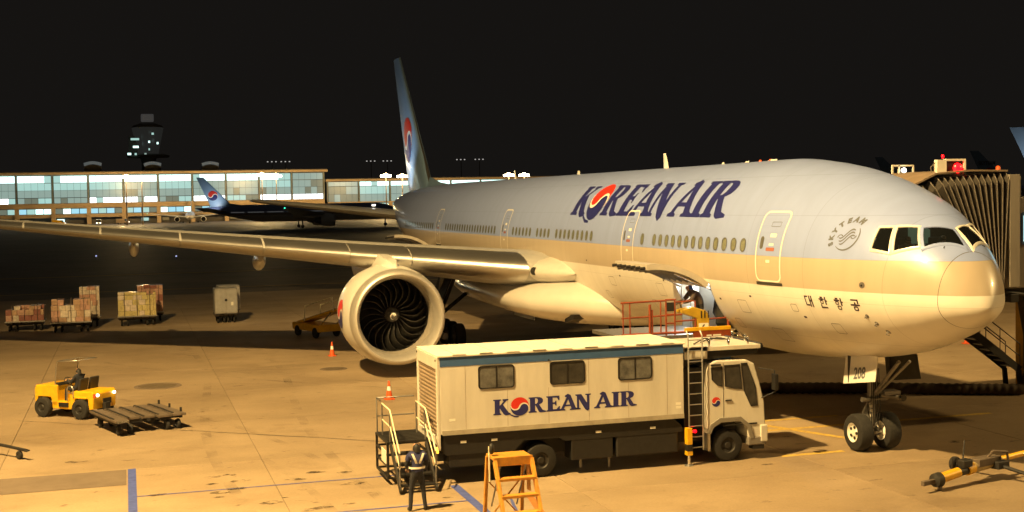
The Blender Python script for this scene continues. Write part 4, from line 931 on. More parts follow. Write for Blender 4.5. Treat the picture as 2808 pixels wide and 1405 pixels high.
for k in range(6):
    x = -3.95+k*1.15
    for z0, z1 in ((1.475, 2.44), (2.44, 3.145)): MB().box(x-.004, x+.004, Y0-.0022, Y0, z0, z1).build('panel_seam', 'shutter', body) if not any(a-.05 < x < a+1.05 for a in (-3.6, -1.61, .35)) or z1 < 2.5 else None
for x, z in ((2.05, 1.72), (2.05, 1.62), (-4.4, 1.7)): MB().box(x, x+.16, Y0-.003, Y0, z, z+.07).build('placard', 'reflect', body)
def fm_t(x, y, layer): return (-3.2+x*.4305, Y0-.003-.002*layer, 1.79+y*.41)
wordmark(body, fm_t, 0)
# cab
cb = MB(); prof = [(3.05, .95), (3.05, 2.62), (3.12, 2.82), (3.35, 2.88), (4.25, 2.86), (4.50, 2.74), (4.66, 2.2), (4.80, 1.65), (4.83, 1.0), (4.80, .62), (4.30, .62), (4.25, .92), (4.02, 1.12), (3.42, 1.12), (3.2, .95)]
cb.prism(prof, 'y', -1.15, 1.15); cab = cb.build('cab', 'cream', tk, bevel=.04)
def side_glass(nm, poly, off=.006):
    for sg in (-1,):
        o = MB().prism(poly, 'y', -1.15-off, -1.15+.01).build(nm, 'truckglass', cab)
        cx = sum(p[0] for p in poly)/len(poly); cz = sum(p[1] for p in poly)/len(poly)
        big = [(cx+(x-cx)*1.07+math.copysign(.01, x-cx), cz+(z-cz)*1.07+math.copysign(.01, z-cz)) for x, z in poly]
        fr = MB(); fr.loft([[(x, -1.148, z) for x, z in big], [(x, -1.168, z) for x, z in big], [(x, -1.168, z) for x, z in poly], [(x, -1.150, z) for x, z in poly]], caps=False); fr.build('seal', 'black', o)
side_glass('rear_quarter_window', [(3.17, 2.66), (3.48, 2.68), (3.48, 2.16), (3.34, 2.2), (3.19, 2.36)])
side_glass('door_window', [(3.58, 2.70), (4.02, 2.71), (4.08, 2.06), (3.80, 2.10), (3.60, 2.16)])
side_glass('front_quarter_window', [(4.10, 2.72), (4.28, 2.72), (4.50, 2.1), (4.56, 1.58), (4.36, 1.58), (4.18, 2.0)])
for x in (3.53,): MB().box(x-.006, x+.006, -1.156, -1.148, 1.0, 2.8).build('door_seam', 'seal', cab)
MB().box(3.58, 3.78, -1.18, -1.15, 1.72, 1.76).build('door_handle', 'black', cab, bevel=.01)
MB().box(3.56, 4.56, -1.172, -1.15, 1.02, 1.06).build('sill_trim', 'black', cab)
MB().prism([(4.44, 2.72), (4.46, 2.74), (4.64, 2.2), (4.76, 1.72), (4.74, 1.70)], 'y', -1.02, 1.02).build('windscreen', 'truckglass', cab, loc=(.03, 0, 0))
def fm_c(x, y, layer): return (3.30+x, -1.152-.002*layer, 1.72+y)
emblem(cab, fm_c, 0, 0, .135, step=0)
MB().box(3.42, 3.86, -1.0, 1.0, 2.88, 2.98).build('roof_beacon_bar', 'bluepaint', cab, bevel=.02)
MB().box(3.14, 3.44, -1.2, -1.15, 2.74, 2.78).build('drip_rail', 'black', cab)
MB().box(4.28, 4.84, -1.18, 1.18, .42, .66).build('bumper', mat('grey_bumper', (.20, .18, .16), .6, noise=.2), cab, bevel=.03)
MB().box(4.66, 4.88, -1.2, -.95, .5, .98).build('headlamp_corner', 'cream', cab, bevel=.03)
MB().box(4.80, 4.87, -1.14, -.75, .72, .92).build('headlamp', 'chrome', cab, bevel=.01)
MB().box(4.82, 4.9, -.6, .6, 1.05, 1.45).build('grille', 'black', cab, bevel=.01)
mi = MB(); mi.tube([(4.62, -1.14, 2.6), (4.98, -1.42, 2.55), (5.0, -1.44, 1.95), (4.7, -1.17, 1.75)], .018, 6).box(4.93, 5.03, -1.56, -1.34, 2.0, 2.45); mi.build('mirror', 'black', cab, bevel=.01)
MB().tube([(4.8, .9, 2.7), (5.05, .9, 2.4), (5.12, .9, 1.75), (4.85, .9, 1.4)], .025, 6).build('front_mirror_arm', 'black', cab)
MB().box(5.05, 5.15, .78, 1.02, 1.7, 2.05).build('mirror', 'black', cab, bevel=.02)
fe = MB()
for sg in (-1,): fe.prism([(3.0, .85), (3.12, 1.10), (3.40, 1.26), (4.05, 1.26), (4.38, .98), (4.46, .62), (4.34, .60), (4.26, .92), (4.02, 1.13), (3.44, 1.13), (3.2, 1.0), (3.12, .82)], 'y', -1.19, -.85)
fe.build('wheel_arch', mat('grey_arch', (.22, .20, .17), .6, noise=.2), cab, bevel=.01)
MB().box(3.02, 3.10, -1.17, -.9, .35, .86).build('mud_flap', 'alu', cab)
MB().box(4.42, 4.78, -1.16, -.9, .30, .44).build('cab_step', 'black', cab, bevel=.01)
# deck above the cab reaching to the aircraft
dk = MB().box(2.36, 4.7, -1.15, 1.15, 3.16, 3.28).box(2.36, 3.05, -1.15, -1.11, 2.95, 3.3).build('bridge_deck', 'cream', tk, bevel=.01)
MB().prism([(2.3, 2.72), (2.9, 2.9), (4.62, 3.02), (4.62, 3.155), (2.3, 3.155)], 'y', -1.1, 1.1).build('deck_underside', 'black', dk)
for x, y in ((3.15, -1.05), (3.75, -1.05), (4.35, -1.05), (4.6, -.4), (4.6, .4)): MB().tube([(x, y, 3.28), (x, y, 3.46), (x, y, 3.5)], [.03, .045, .02], 10).build('deck_post', 'chrome', dk, smooth=40)
for k in range(3): MB().tube([(2.9+.35*k, -.6+.3*k, 3.31), (3.6+.2*k, .2, 3.36), (4.3, .1+.2*k, 3.31)], .02, 6).build('hose', 'seal', dk)
MB().tube([(4.72, -1.1, 3.22), (4.72, 1.1, 3.22)], .09, 10).build('bumper_roll', 'rubber', dk, smooth=50)
# chassis, wheels, tanks, boxes
ch = MB().box(-4.6, 4.2, -.6, .6, .55, 1.06).build('chassis', 'black', tk)
MB().prism([(-4.55, 1.35), (2.0, 1.35), (2.25, 1.12), (2.25, .95), (-1.2, .95), (-1.35, 1.05), (-2.35, 1.05), (-2.6, .8), (-4.5, .8), (-4.62, 1.0)], 'y', -1.14, 1.14).build('underframe', 'black', ch)
MB().box(-1.0, .2, -1.13, -.5, .40, 1.0).build('tool_box', 'black', ch, bevel=.02)
MB().box(.3, 2.15, -1.13, -.5, .38, 1.0).build('fuel_tank', 'dark', ch, bevel=.05)
MB().box(-4.4, -2.7, -1.1, -.4, .46, .85).build('battery_box', 'black', ch, bevel=.02)
for x in (-4.1, -3.25, -.3, 1.3): MB().box(x, x+.16, -1.152, -1.14, 1.1, 1.16).build('reflector', 'reflect', ch)
for x in (-1.86, 3.68):
    for sg in (-1, 1):
        wheel(tk, (x, sg*.98, .46), .46, .28, 1, hubf=.5, rimm='dark')
        if x < 0: wheel(tk, (x, sg*.66, .46), .46, .26, 1, hubf=.5, rimm='dark')
MB().tube([(-1.86, -.9, .46), (-1.86, .9, .46)], .09, 10).build('rear_axle', 'black', ch); MB().tube([(3.68, -.9, .46), (3.68, .9, .46)], .09, 10).build('front_axle', 'black', ch)
for x, y, z in ((-4.74, -1.12, .88),): 
    MB().box(x-.04, x+.04, y-.06, y+.06, z, z+.14).build('tail_lamp', 'lampamber', ch, bevel=.01)
for x, y, z0, r_ in ((-3.2, -.6, .3, .03), (.2, -.8, .06, .04), (-.6, -.7, .1, .05)): MB().tube([(x, y, z0), (x, y, .5)], r_, 8).build('stabiliser_leg', 'steel', ch)
# ladder behind the cab and the near outrigger
ld = MB()
for x in (2.44, 2.86): ld.tube([(x, -1.22, .42), (x, -1.22, 3.62), (x, -1.1, 3.75)], .022, 8)
ladder = ld.build('access_ladder', 'alu', tk, smooth=50)
for k in range(11): MB().tube([(2.44, -1.22, .5+.3*k), (2.86, -1.22, .5+.3*k)], .016, 6).build('rung', 'alu', ladder)
MB().box(2.4, 3.0, -.95, .95, 1.0, 2.7).build('cab_gap_equipment', 'dark', tk, bevel=.03)
orr = MB().box(2.34, 2.50, -1.30, -1.12, .60, 1.06).build('outrigger', 'yellow', tk, bevel=.01)
MB().box(2.345, 2.495, -1.306, -1.118, .42, .60).build('hazard_band', 'black', orr); MB().box(2.34, 2.50, -1.30, -1.12, .30, .42).build('hazard_band', 'yellow', orr)
MB().tube([(2.42, -1.21, .02), (2.42, -1.21, .32)], .045, 10).build('jack_leg', 'chrome', orr, smooth=50); MB().lathe([(.0, .001), (.0, .13), (.03, .12), (.04, .05)], (2.42, -1.21, .002), 'z', 16).build('jack_foot', 'steel', orr)
MB().lathe([(-.05, .03), (.02, .045), (.05, .03), (.06, .001)], (2.58, -1.26, .96), 'x', 12).build('red_lamp', 'lampred', orr, smooth=60)
lamp('outrigger_lamp_light', (2.58-7.05+7.05-5.63, -8.3+2.66, .96), 0.6, (1, .05, .04), .05)
# rear landing and steps (descend towards the camera)
rs = MB().box(-5.95, -4.78, -.55, 1.1, 1.10, 1.15).build('rear_landing', 'black', tk)
fr = MB()
for x in (-5.92, -4.82):
    for y in (-.5, 1.05): fr.bar((x, y, .18), (x, y, 1.1), .06)
    fr.bar((x, -.5, .5), (x, 1.05, .5), .05); fr.bar((x, -.5, .8), (x, 1.05, .8), .05); fr.bar((x, -.5, .18), (x, 1.05, .18), .06)
for y in (-.5, 1.05):
    for z in (.18, .5, .8): fr.bar((-5.92, y, z), (-4.82, y, z), .05)
fr.build('landing_frame', 'black', rs)
for k in range(8): MB().box(-5.9, -4.82, -.5+k*.2, -.44+k*.2, 1.152, 1.16).build('grating_bar', 'dark', rs)
for k in range(4): MB().box(-5.85, -4.9, -.85-.27*k, -.62-.27*k, .86-.23*k, .90-.23*k).build('step', 'black', rs)
for x in (-5.85, -4.9): MB().bar((x, -.55, 1.08), (x, -1.75, .08), .05, .14).build('stringer', 'black', rs)
K['handrail'] = mat('bright_handrail', (.80, .72, .52), .35, noise=.15, nscale=9)
for x in (-5.85, -4.9):
    MB().tube([(x, .55, 2.02), (x, -.55, 2.0), (x, -1.7, 1.06)], .021, 8).build('handrail', 'handrail', rs, smooth=60)
    MB().tube([(x, .55, 1.58), (x, -.55, 1.55), (x, -1.7, .66)], .016, 8).build('handrail', 'handrail', rs, smooth=60)
    for y, z0, z1 in ((.55, 1.12, 2.02), (-.5, 1.1, 2.0), (-1.68, .12, 1.06)): MB().tube([(x, y, z0), (x, y, z1)], .022, 8).build('rail_post', 'steel', rs, smooth=60)
gr = MB(); gr.tube([(-5.9, 1.05, 1.12), (-5.9, 1.05, 2.1), (-4.85, 1.05, 2.1)], .022, 8).tube([(-5.9, 1.05, 1.6), (-4.85, 1.05, 1.6)], .02, 8).tube([(-5.9, 1.05, 2.1), (-5.9, .55, 2.1)], .022, 8); gr.build('guard_rail', 'steel', rs, smooth=60)
MB().box(-5.96, -5.94, -.4, .2, .55, .9).build('warning_plate', 'reflect', rs)

# ================================================================== cargo loader at the forward hold
lo = thing('cargo_loader', 'orange-railed cargo loader platform raised to the open forward cargo door', 'cargo loader', (-11.8, -6.5, 0), 0)
L = lambda x, y, z: (x+11.8, y+6.5, z)
MB().box(-1.4, 1.45, .55, 4.25, 3.0, 3.12).build('bridge_platform', 'steel', lo, bevel=.01)
MB().box(1.40, 1.46, 2.9, 4.2, 2.85, 3.26).build('front_panel', 'rail', lo, bevel=.01)
MB().box(1.39, 1.47, 2.6, 4.2, 3.22, 3.34).build('yellow_edge', 'yellow', lo, bevel=.01)
for k in range(2): MB().box(1.462, 1.466, 3.35+k*.22, 3.52+k*.33, 3.04, 3.09).build('panel_marking', 'reflect', lo)
rl = MB()
def rail(pts, r=.024): MB().tube([L(*p) for p in pts], r, 8).build('rail', 'rail', lo, smooth=60)
xF = -10.42
rail([(xF, -6.02, 4.2), (xF, -4.5, 4.22)], .03); rail([(xF, -6.0, 3.72), (xF, -3.95, 3.76)]); rail([(xF, -6.0, 3.2), (xF, -3.0, 3.2)], .04)
for y in (-5.95, -5.72, -4.68): rail([(xF, y, 3.2), (xF, y, 4.2)])
rail([(xF, -5.05, 3.1), (xF, -5.05, 4.12)], .045); rail([(xF, -4.97, 3.1), (xF, -4.97, 3.95)], .03)
for y in (-4.5, -4.2): rail([(xF, y, 3.1), (xF, y, 4.25)], .03)
rail([(xF, -4.52, 4.24), (xF, -4.16, 4.24)], .03)
for z in (3.5, 3.78): rail([(xF, -4.5, z), (xF, -4.2, z)])
rail([(xF, -4.2, 4.16), (xF, -3.55, 4.18)]); rail([(xF, -4.2, 3.55), (xF, -2.3, 3.6)]); rail([(xF, -3.5, 2.9), (xF, -3.5, 4.18)], .03); rail([(xF, -2.35, 2.8), (xF, -2.35, 3.6)], .045)
MB().box(*[v for v in (L(xF, 0, 0)[0]-.03, L(xF, 0, 0)[0]+.02, 2.03, 2.28, 3.88, 4.16)]).build('sign_box', 'dark', lo, bevel=.01)
co = MB(); co.prism([(L(0, -3.98, 0)[1], 3.80), (L(0, -3.98, 0)[1], 3.9), (L(0, -3.55, 0)[1], 3.98), (L(0, -3.15, 0)[1], 3.86), (L(0, -3.02, 0)[1], 3.70), (L(0, -3.02, 0)[1], 3.18), (L(0, -3.42, 0)[1], 3.18), (L(0, -3.45, 0)[1], 3.62)], 'x', 1.0, 1.42)
con = co.build('control_console', mat('console_yellow', (.55, .34, .02), .45, noise=.3, nscale=4), lo, bevel=.02)
MB().box(1.422, 1.428, L(0, -3.40, 0)[1], L(0, -3.06, 0)[1], 3.20, 3.46).build('number_plate', 'conew', con)
tp = text_polys('6', .26, .012); decal('number', tp, lambda x, y: (1.431, L(0, -3.30, 0)[1]+x, 3.235+y), 'logogrey', con, 0)
MB().tube([(1.2+.14*math.cos(a), L(0, -3.95, 0)[1]+.14*math.sin(a), 4.16+.07*math.sin(a)) for a in [2*math.pi*k/18 for k in range(18)]], .016, 6, closed=True).build('steering_wheel', 'steel', con, smooth=60)
MB().tube([(1.2, L(0, -3.9, 0)[1], 3.95), (1.2, L(0, -3.95, 0)[1], 4.15)], .02, 8).build('steering_column', 'dark', con)
for k in range(3): MB().box(1.429, 1.432, L(0, -3.33+.12*k, 0)[1], L(0, -3.29+.12*k, 0)[1], 3.62, 3.85).build('decal_stripe', 'black', con)
MB().box(-.9, .9, -5.2, .4, .75, .98).build('main_deck', 'steel', lo, bevel=.01)
for k in range(13): MB().tube([(-.85, -5.0+k*.42, 1.02), (.85, -5.0+k*.42, 1.02)], .05, 8).build('roller', 'chrome', lo, smooth=60)
MB().box(-1.0, 1.0, -5.2, 3.4, .35, .72).build('loader_chassis', 'dark', lo, bevel=.02)
for x in (-.9, .9):
    MB().bar((x, .8, .6), (x, 3.6, 2.95), .12, .2).bar((x*.86, 3.6, .6), (x*.86, .8, 2.95), .12, .2).build('scissor_arm', 'rail', lo)
    for y in (-4.2, 2.6): wheel(lo, (x*1.15, y, .38), .38, .26, 1, rimm='dark', axis='x')
# containers: one just inside the hold
def uld(label, loc, mat_='uld', rz=0, group=None):
    t = thing('cargo_container', label, 'container', loc, rz, group)
    MB().prism([(-.75, .0), (.45, 0), (.76, .42), (.76, 1.58), (-.75, 1.58)], 'x', -.7, .7).build('shell', mat_, t, bevel=.02)
    for x in (-.68, 0, .68): MB().bar((x, -.755, .02), (x, -.755, 1.56), .05, .02).build('frame_post', 'alu', t)
    for z in (.04, 1.54): MB().box(-.7, .7, -.765, -.75, z-.03, z+.03).build('frame_rail', 'alu', t)
    MB().box(-.7, .7, -.7, .45, -.04, 0).build('base_pallet', 'steel', t)
    return t
uld('white cargo container standing inside the lit forward cargo hold', (-12.35, -2.0, 3.0), 'logowhite')
nb = thing('netted_cargo', 'dark netted cargo bundle with silver foil at the front edge of the cargo opening', 'cargo', (-11.0, -1.9, 2.93))
def lump(nm, x0, x1, y0, y1, z0, z1, m, par, amp=.05):
    mb = MB(); rg = []; rn = random.Random(5)
    for k in range(9):
        u = k/8; q = math.sin(math.pi*(.12+.76*u))**.35; rg.append([((x0+x1)/2+(x1-x0)/2*q*math.cos(a)+rn.uniform(-amp, amp), (y0+y1)/2+(y1-y0)/2*q*math.sin(a)+rn.uniform(-amp, amp), z0+(z1-z0)*u) for a in [2*math.pi*i/16 for i in range(16)]])
    mb.loft(rg); return mb.build(nm, m, par, smooth=30)
lump('net_cover', -.28, .42, -.72, .6, .3, 1.55, 'dark', nb); lump('foil_base', -.3, .45, -.15, .6, 0, .42, 'chrome', nb, .07)

# ================================================================== baggage tractor with its driver
tg = thing('baggage_tractor', 'yellow baggage tractor with windscreen frame towing a flat dolly', 'tractor', (-21.93, -22.6, 0), R(-131.3))
bb = MB(); bb.prism([(.30, .42), (.52, .42), (.62, .72), (1.22, .72), (1.30, .45), (1.36, .45), (1.38, .98), (1.30, 1.14), (.42, 1.18), (.30, 1.16)], 'y', -.56, .56); hood = bb.build('hood', 'yellow', tg, bevel=.03)
MB().prism([(-.52, .32), (.55, .32), (.55, .55), (.30, .60), (-.35, .60), (-.52, .5)], 'y', -.56, .56).build('floor_body', 'yellow', tg, bevel=.02)
rb = MB(); rb.prism([(-1.34, .36), (-1.22, .34), (-1.15, .34), (-1.12, .72), (-.52, .72), (-.46, .36), (-.30, .36), (-.28, .92), (-.45, .98), (-1.30, 1.0), (-1.38, .9)], 'y', -.58, .58); rear = rb.build('rear_body', 'yellow', tg, bevel=.03)
MB().box(-1.10, -.52, -.62, .62, .72, .80).build('mudguard', 'yellow', rear, bevel=.03)
for y in (-.42, .42):
    MB().lathe([(-.05, .05), (.0, .055), (.012, .001)], (-1.41, y, .86), 'x', 14).build('rear_lamp', 'lampwhite', rear)
    MB().lathe([(-.05, .05), (.0, .055), (.012, .001)], (1.40, y, .86), 'x', 14).build('headlamp', 'lampwhite', hood)
MB().box(-1.44, -1.36, .50, .58, .78, .92).build('tail_reflector', 'cone', rear)
MB().box(-1.52, -1.36, -.12, .12, .30, .56).build('tow_hitch', 'dark', rear, bevel=.01)
MB().box(-1.40, -1.37, -.30, .1, .5, .7).build('number_plate', 'dark', rear)
wf = MB(); wf.tube([(.40, -.54, 1.15), (.34, -.54, 1.75), (.26, -.54, 2.02), (-.55, -.52, 2.06), (-.6, .52, 2.06), (.26, .54, 2.02), (.34, .54, 1.75), (.40, .54, 1.15)], .022, 8).tube([(.26, -.54, 2.02), (.26, .54, 2.02)], .02, 8); wfo = wf.build('windscreen_frame', 'alu', tg, smooth=60)
MB().add([(.40, -.52, 1.18), (.40, .52, 1.18), (.27, .52, 2.0), (.27, -.52, 2.0)], [(0, 1, 2, 3)]).build('windscreen', glass('tractor_windscreen', (.85, .82, .75), .05, .85), wfo)
MB().box(.30, .42, -.5, .5, .95, 1.24).build('dashboard', 'seat', tg, bevel=.02)
MB().tube([(.1+.16*math.cos(a)*.5, .2+.17*math.sin(a), 1.28+.16*math.cos(a)*.8) for a in [2*math.pi*k/18 for k in range(18)]], .016, 6, closed=True).build('steering_wheel', 'seat', tg, smooth=60)
for y in (.24, -.28):
    MB().box(-.62, -.16, y-.22, y+.22, .80, .94).build('seat_cushion', 'seat', tg, bevel=.04); MB().prism([(-.62, .92), (-.52, .92), (-.62, 1.42), (-.72, 1.42)], 'y', y-.22, y+.22).build('seat_back', 'seat', tg, bevel=.04)
gh = MB(); gh.tube([(-.20, .60, .62), (-.20, .60, 1.05), (-.27, .60, 1.16), (-.42, .60, 1.16), (-.48, .60, 1.05), (-.48, .60, .74)], .022, 8).tube([(-.2, .60, .92), (-.48, .60, .92)], .018, 8); gh.build('grab_rail', 'alu', tg, smooth=60)
MB().box(-.22, .22, .55, .60, .40, .55).build('step_well', 'black', tg)
for x in (.92, -.82):
    for y in (-.60, .60): wheel(tg, (x, y, .36), .36, .24, 1, hubf=.5, rimm='dark')
MB().tube([(.92, -.5, .36), (.92, .5, .36)], .06, 8).tube([(-.82, -.5, .36), (-.82, .5, .36)], .06, 8).build('axles', 'dark', tg)
h = R(-131.3); px, py = -.42, .24
person('tractor driver in dark clothes seated on the yellow baggage tractor', (-21.93+px*math.cos(h)-py*math.sin(h), -22.6+px*math.sin(h)+py*math.cos(h), .90), h, JS, ES, MD)

# ================================================================== flat dollies
def dolly(label, loc, rz, L_=2.9, W_=2.5, stagger=True, group='flat cargo dollies'):
    t = thing('cargo_dolly', label, 'dolly', loc, rz, group); n = 5; w = W_/n
    for k in range(n):
        e = (0, -.35, -.25, .1, .12)[k] if stagger else 0
        MB().box(-L_/2, L_/2-(.0 if k == 0 else .30)+e*.6, -W_/2+k*w+.03, -W_/2+(k+1)*w-.03, .46, .54).build('deck_plank', 'plank', t, bevel=.01)
        MB().box(-L_/2+.02, L_/2-.45, -W_/2+k*w+.055, -W_/2+k*w+.12, .54, .565).build('roller_rail', 'dark', t)
    fr = MB()
    for y in (-W_/2+.15, 0, W_/2-.15): fr.box(-L_/2+.1, L_/2-.4, y-.05, y+.05, .36, .458)
    for x in (-L_/2+.3, 0, L_/2-.6): fr.box(x-.05, x+.05, -W_/2+.1, W_/2-.1, .352, .45)
    fr.build('frame', 'dark', t)
    MB().box(L_/2-.02, L_/2+.0, -W_/2+.05, -W_/2+w-.05, .47, .53).build('reflector', 'reflect', t)
    for x in (-L_/2+.5, L_/2-.45):
        for y in (-W_/2+.25, -W_/2+.62, W_/2-.62, W_/2-.25): wheel(t, (x, y, .17), .17, .12, 1, rimm='dark')
    for x, y in ((-L_/2+.2, W_/2-.1), (-L_/2+1.2, W_/2-.08), (L_/2-.6, W_/2-.08)): MB().box(x-.03, x+.03, y-.03, y+.03, .54, .68).build('stop_pin', 'dark', t)
    MB().tube([(-L_/2, 0, .42), (-L_/2-.9, -.1, .38)], .035, 8).build('drawbar', 'dark', t)
    return t
dolly('empty flat steel cargo dolly behind the yellow baggage tractor', (-18.35, -20.45, 0), R(18))

# ================================================================== wrapped cargo by the far edge of the light
CT = [mat('carton_tan', (.60, .38, .24), .3, noise=.45, nscale=5, coat=.6), mat('carton_pink', (.70, .40, .30), .28, noise=.5, nscale=5, coat=.6), mat('carton_pale', (.85, .72, .58), .25, noise=.5, nscale=5, coat=.7), mat('carton_yellow', (.74, .62, .28), .28, noise=.45, nscale=5, coat=.6), mat('carton_red', (.36, .13, .10), .4, noise=.45, nscale=5, coat=.4)]
def load(label, loc, w, d, h, mix, rz=0, group='wrapped cargo on dollies'):
    t = thing('cargo_pallet', label, 'cargo', loc, rz, group); rnd = random.Random(int(abs(loc[1])*100))
    MB().box(-d/2-.05, d/2+.05, -w/2-.05, w/2+.05, 0, .06).build('pallet_sheet', 'alu', t)
    z = .065
    while z < h-.12:
        hh = min(rnd.uniform(.26, .42), h-z); y = -w/2
        while y < w/2-.08:
            ww = min(rnd.uniform(.3, .55), w/2-y)
            if w/2-(y+ww) < .12: ww = w/2-y
            for x0, x1 in ((0, d/2), (-d/2, 0)):
                j = rnd.uniform(-.09, .0)
                if z+hh > h-.15 and rnd.random() < .3: continue
                MB().box(x0+.004, x1-.004+j, y+.005, y+ww-.005, z, z+hh-.006).build('carton', rnd.choice(mix), t, bevel=.015)
            y += ww
        z += hh
    # clear film and net straps
    for k in range(3):
        y = -w/2+w*(k+.5)/3; MB().tube([(d/2+.03, y, .07), (d/2+.03, y, h+.03), (-d/2-.03, y, h+.03), (-d/2-.03, y, .07)], .016, 5).build('strap', 'plank', t)
    return t
for lb, x, y, w, d, h, mx in (('low load of pink wrapped cartons, leftmost of the cargo loads', -57.2, -26.75, 2.2, 1.5, .98, [CT[1], CT[0], CT[4], CT[2]]), ('wide orange wrapped cargo load second from the left', -55.2, -24.0, 2.25, 1.5, 1.40, [CT[0], CT[1], CT[2], CT[0]]), ('tall pale load behind the orange wrapped cargo', -58.4, -23.0, 1.2, 1.3, 1.95, [CT[2], CT[1]]), ('yellowish wrapped cargo load in front of a red one', -57.6, -20.15, 2.3, 1.5, 1.52, [CT[3], CT[3], CT[2]]), ('dark red cargo load behind the yellowish one', -60.2, -19.3, 1.6, 1.4, 1.78, [CT[4], CT[1]])):
    dolly('low dolly under the '+lb.split(',')[0].replace('in front of a red one', 'nearest the container cart'), (x-.1, y, 0), 0, 2.0, w+.1, False, 'dollies under the cargo loads'); load(lb, (x, y, .57), w, d, h, mx)
cx, cy = -56.6, -14.75
dolly('small dolly under the grey aluminium container', (cx-.2, cy, 0), 0, 2.0, 1.5, False, 'dollies under the cargo loads')
u_ = uld('grey aluminium cargo container on a cart right of the wrapped loads', (cx, cy, .62), 'uld', R(90)); MB().box(.3, .45, -.775, -.766, .5, .72).build('document_pouch', 'logowhite', u_); MB().lathe([(-.01, .09), (0, .09), (0, .001)], (0, -.768, .85), 'y', 10).build('dent', 'dark', u_)
uld('second container standing behind the grey aluminium one', (cx-2.2, cy+.35, .66), 'uld', R(90)); dolly('dolly carrying the second container', (cx-2.3, cy+.2, 0), 0, 2.0, 1.6, False, 'dollies under the cargo loads')
hb = thing('towing_hitch', 'drawbar and small wheel of a trailer at the left edge of the apron', 'trailer', (-14.6, -24.3, 0), R(38))
MB().tube([(-2.6, 0, .38), (0, 0, .34), (1.0, 0, .30)], .05, 8).build('drawbar', 'dark', hb); wheel(hb, (.62, 0, .13), .13, .10, 1, rimm='dark'); MB().tube([(.62, 0, .13), (.62, 0, .34)], .03, 8).build('jockey_post', 'steel', hb); MB().tube([(1.0+.07*math.cos(a), .07*math.sin(a), .30) for a in [2*math.pi*k/12 for k in range(12)]], .02, 6, closed=True).build('eye_ring', 'dark', hb)
for y in (-.45, .45): wheel(hb, (-2.2, y, .24), .24, .18, 1, rimm='dark')
MB().box(-3.6, -1.8, -.6, .6, .42, .52).build('trailer_bed', 'plank', hb)

# ================================================================== traffic cones
c0 = None
for x, y, lb in ((-35.6, -11.2, 'orange traffic cone with white band left of the engine'), (-21.0, -11.3, 'orange traffic cone with white band behind the truck steps'), (-26.7, 18.6, 'orange traffic cone beyond the nose of the airliner')):
    c = thing('traffic_cone', lb, 'cone', (x, y, 0), 0, 'traffic cones'); 
    MB().box(-.19, .19, -.19, .19, .0, .045).build('base', 'cone', c, bevel=.02)
    MB().lathe([(.045, .135), (.34, .085)], axis='z', n=20).lathe([(.5, .062), (.68, .032), (.70, .028), (.70, .001)], axis='z', n=20).build('body', 'cone', c, smooth=50); MB().lathe([(.34, .087), (.5, .064)], axis='z', n=20).build('white_band', 'conew', c, smooth=50)

# ================================================================== yellow step ladder in the foreground
sl = thing('platform_ladder', 'orange-yellow maintenance step ladder with platform in the foreground', 'ladder', (.9, -13.0, 0), 0); sl.scale = (1, .88, .98)
zt = 2.05
tr = MB().box(-.62, -.02, -.48, .48, zt, zt+.06).build('top_platform', 'orange', sl, bevel=.01)
MB().box(-.03, .01, -.49, .49, zt-.12, zt+.075).build('front_apron', 'orange', tr, bevel=.008)
for y in (-.46, .46):
    MB().bar((0, y, zt), (1.15, y, .02), .075, .14).build('stringer', 'orange', sl, bevel=.006)
    MB().bar((-.58, y, zt), (-.95, y*1.05, .02), .08, .08).build('rear_leg', 'orange', sl, bevel=.006)
    MB().bar((0.0, y*.7, zt-.1), (-.75, y*.7, .9), .03, .03).build('brace', 'steel', sl)
for k in range(6):
    z = zt-.36-.33*k; u = (zt-z)/zt*1.13; MB().box(u-.10, u+.10, -.46, .46, z-.03, z+.03).build('tread', 'orange', sl, bevel=.008)
MB().bar((.75, -.44, .55), (.25, .0, 1.0), .035, .02).bar((.75, .44, .55), (.25, 0, 1.0), .035, .02).build('cross_brace', 'orange', sl); MB().bar((-.7, -.44, .6), (-.7, .44, 1.5), .03).bar((-.7, .44, .6), (-.7, -.44, 1.5), .03).build('cross_brace', 'orange', sl)
MB().tube([(-.3, -.50, zt-.5), (-.3, -.50, zt+.27)], .022, 8).build('rail_post', 'handrail', sl, smooth=60); MB().lathe([(-.10, .03), (-.04, .07), (.08, .07), (.13, .02), (.131, .001)], (-.3, -.44, zt+.2), 'z', 14).build('lamp_head', 'dark', sl, smooth=50)
MB().box(-.4, -.2, .47, .50, zt-.75, zt-.1).build('side_plate', 'orange', sl)

# ================================================================== tow bar by the nose wheel
tb = thing('aircraft_tow_bar', 'yellow aircraft tow bar with small wheels lying on the apron at lower right', 'tow bar', (-.72, -1.66, 0), R(106.5))
MB().tube([(.35, 0, .30), (1.05, 0, .36)], .13, 14).build('head_tube', 'yellow', tb, smooth=50); MB().tube([(1.05, 0, .36), (1.4, 0, .38)], .11, 12).build('damper', 'dark', tb, smooth=50); MB().tube([(1.38, 0, .38), (1.62, 0, .41)], .15, 14).build('collar', 'yellow', tb, smooth=50)
MB().tube([(1.6, 0, .40), (2.7, 0, .46)], .14, 12).build('body_tube', mat('towbar_cream', (.42, .32, .14), .5, noise=.3), tb, smooth=50); MB().box(1.7, 2.6, -.16, .16, .42, .62).build('pump_box', 'plank', tb, bevel=.02)
MB().tube([(2.7, 0, .47), (6.5, 0, .62)], .075, 10).build('long_tube', 'yellow', tb, smooth=50)
MB().lathe([(-.14, .05), (-.1, .17), (.08, .19), (.14, .08)], (.24, 0, .28), 'x', 14).build('coupling', 'dark', tb, smooth=40); MB().box(-.32, .12, -.05, .05, .20, .32).build('tow_pin', 'plank', tb, bevel=.01); MB().bar((.36, 0, .25), (.34, 0, .0), .08).build('foot', 'plank', tb)
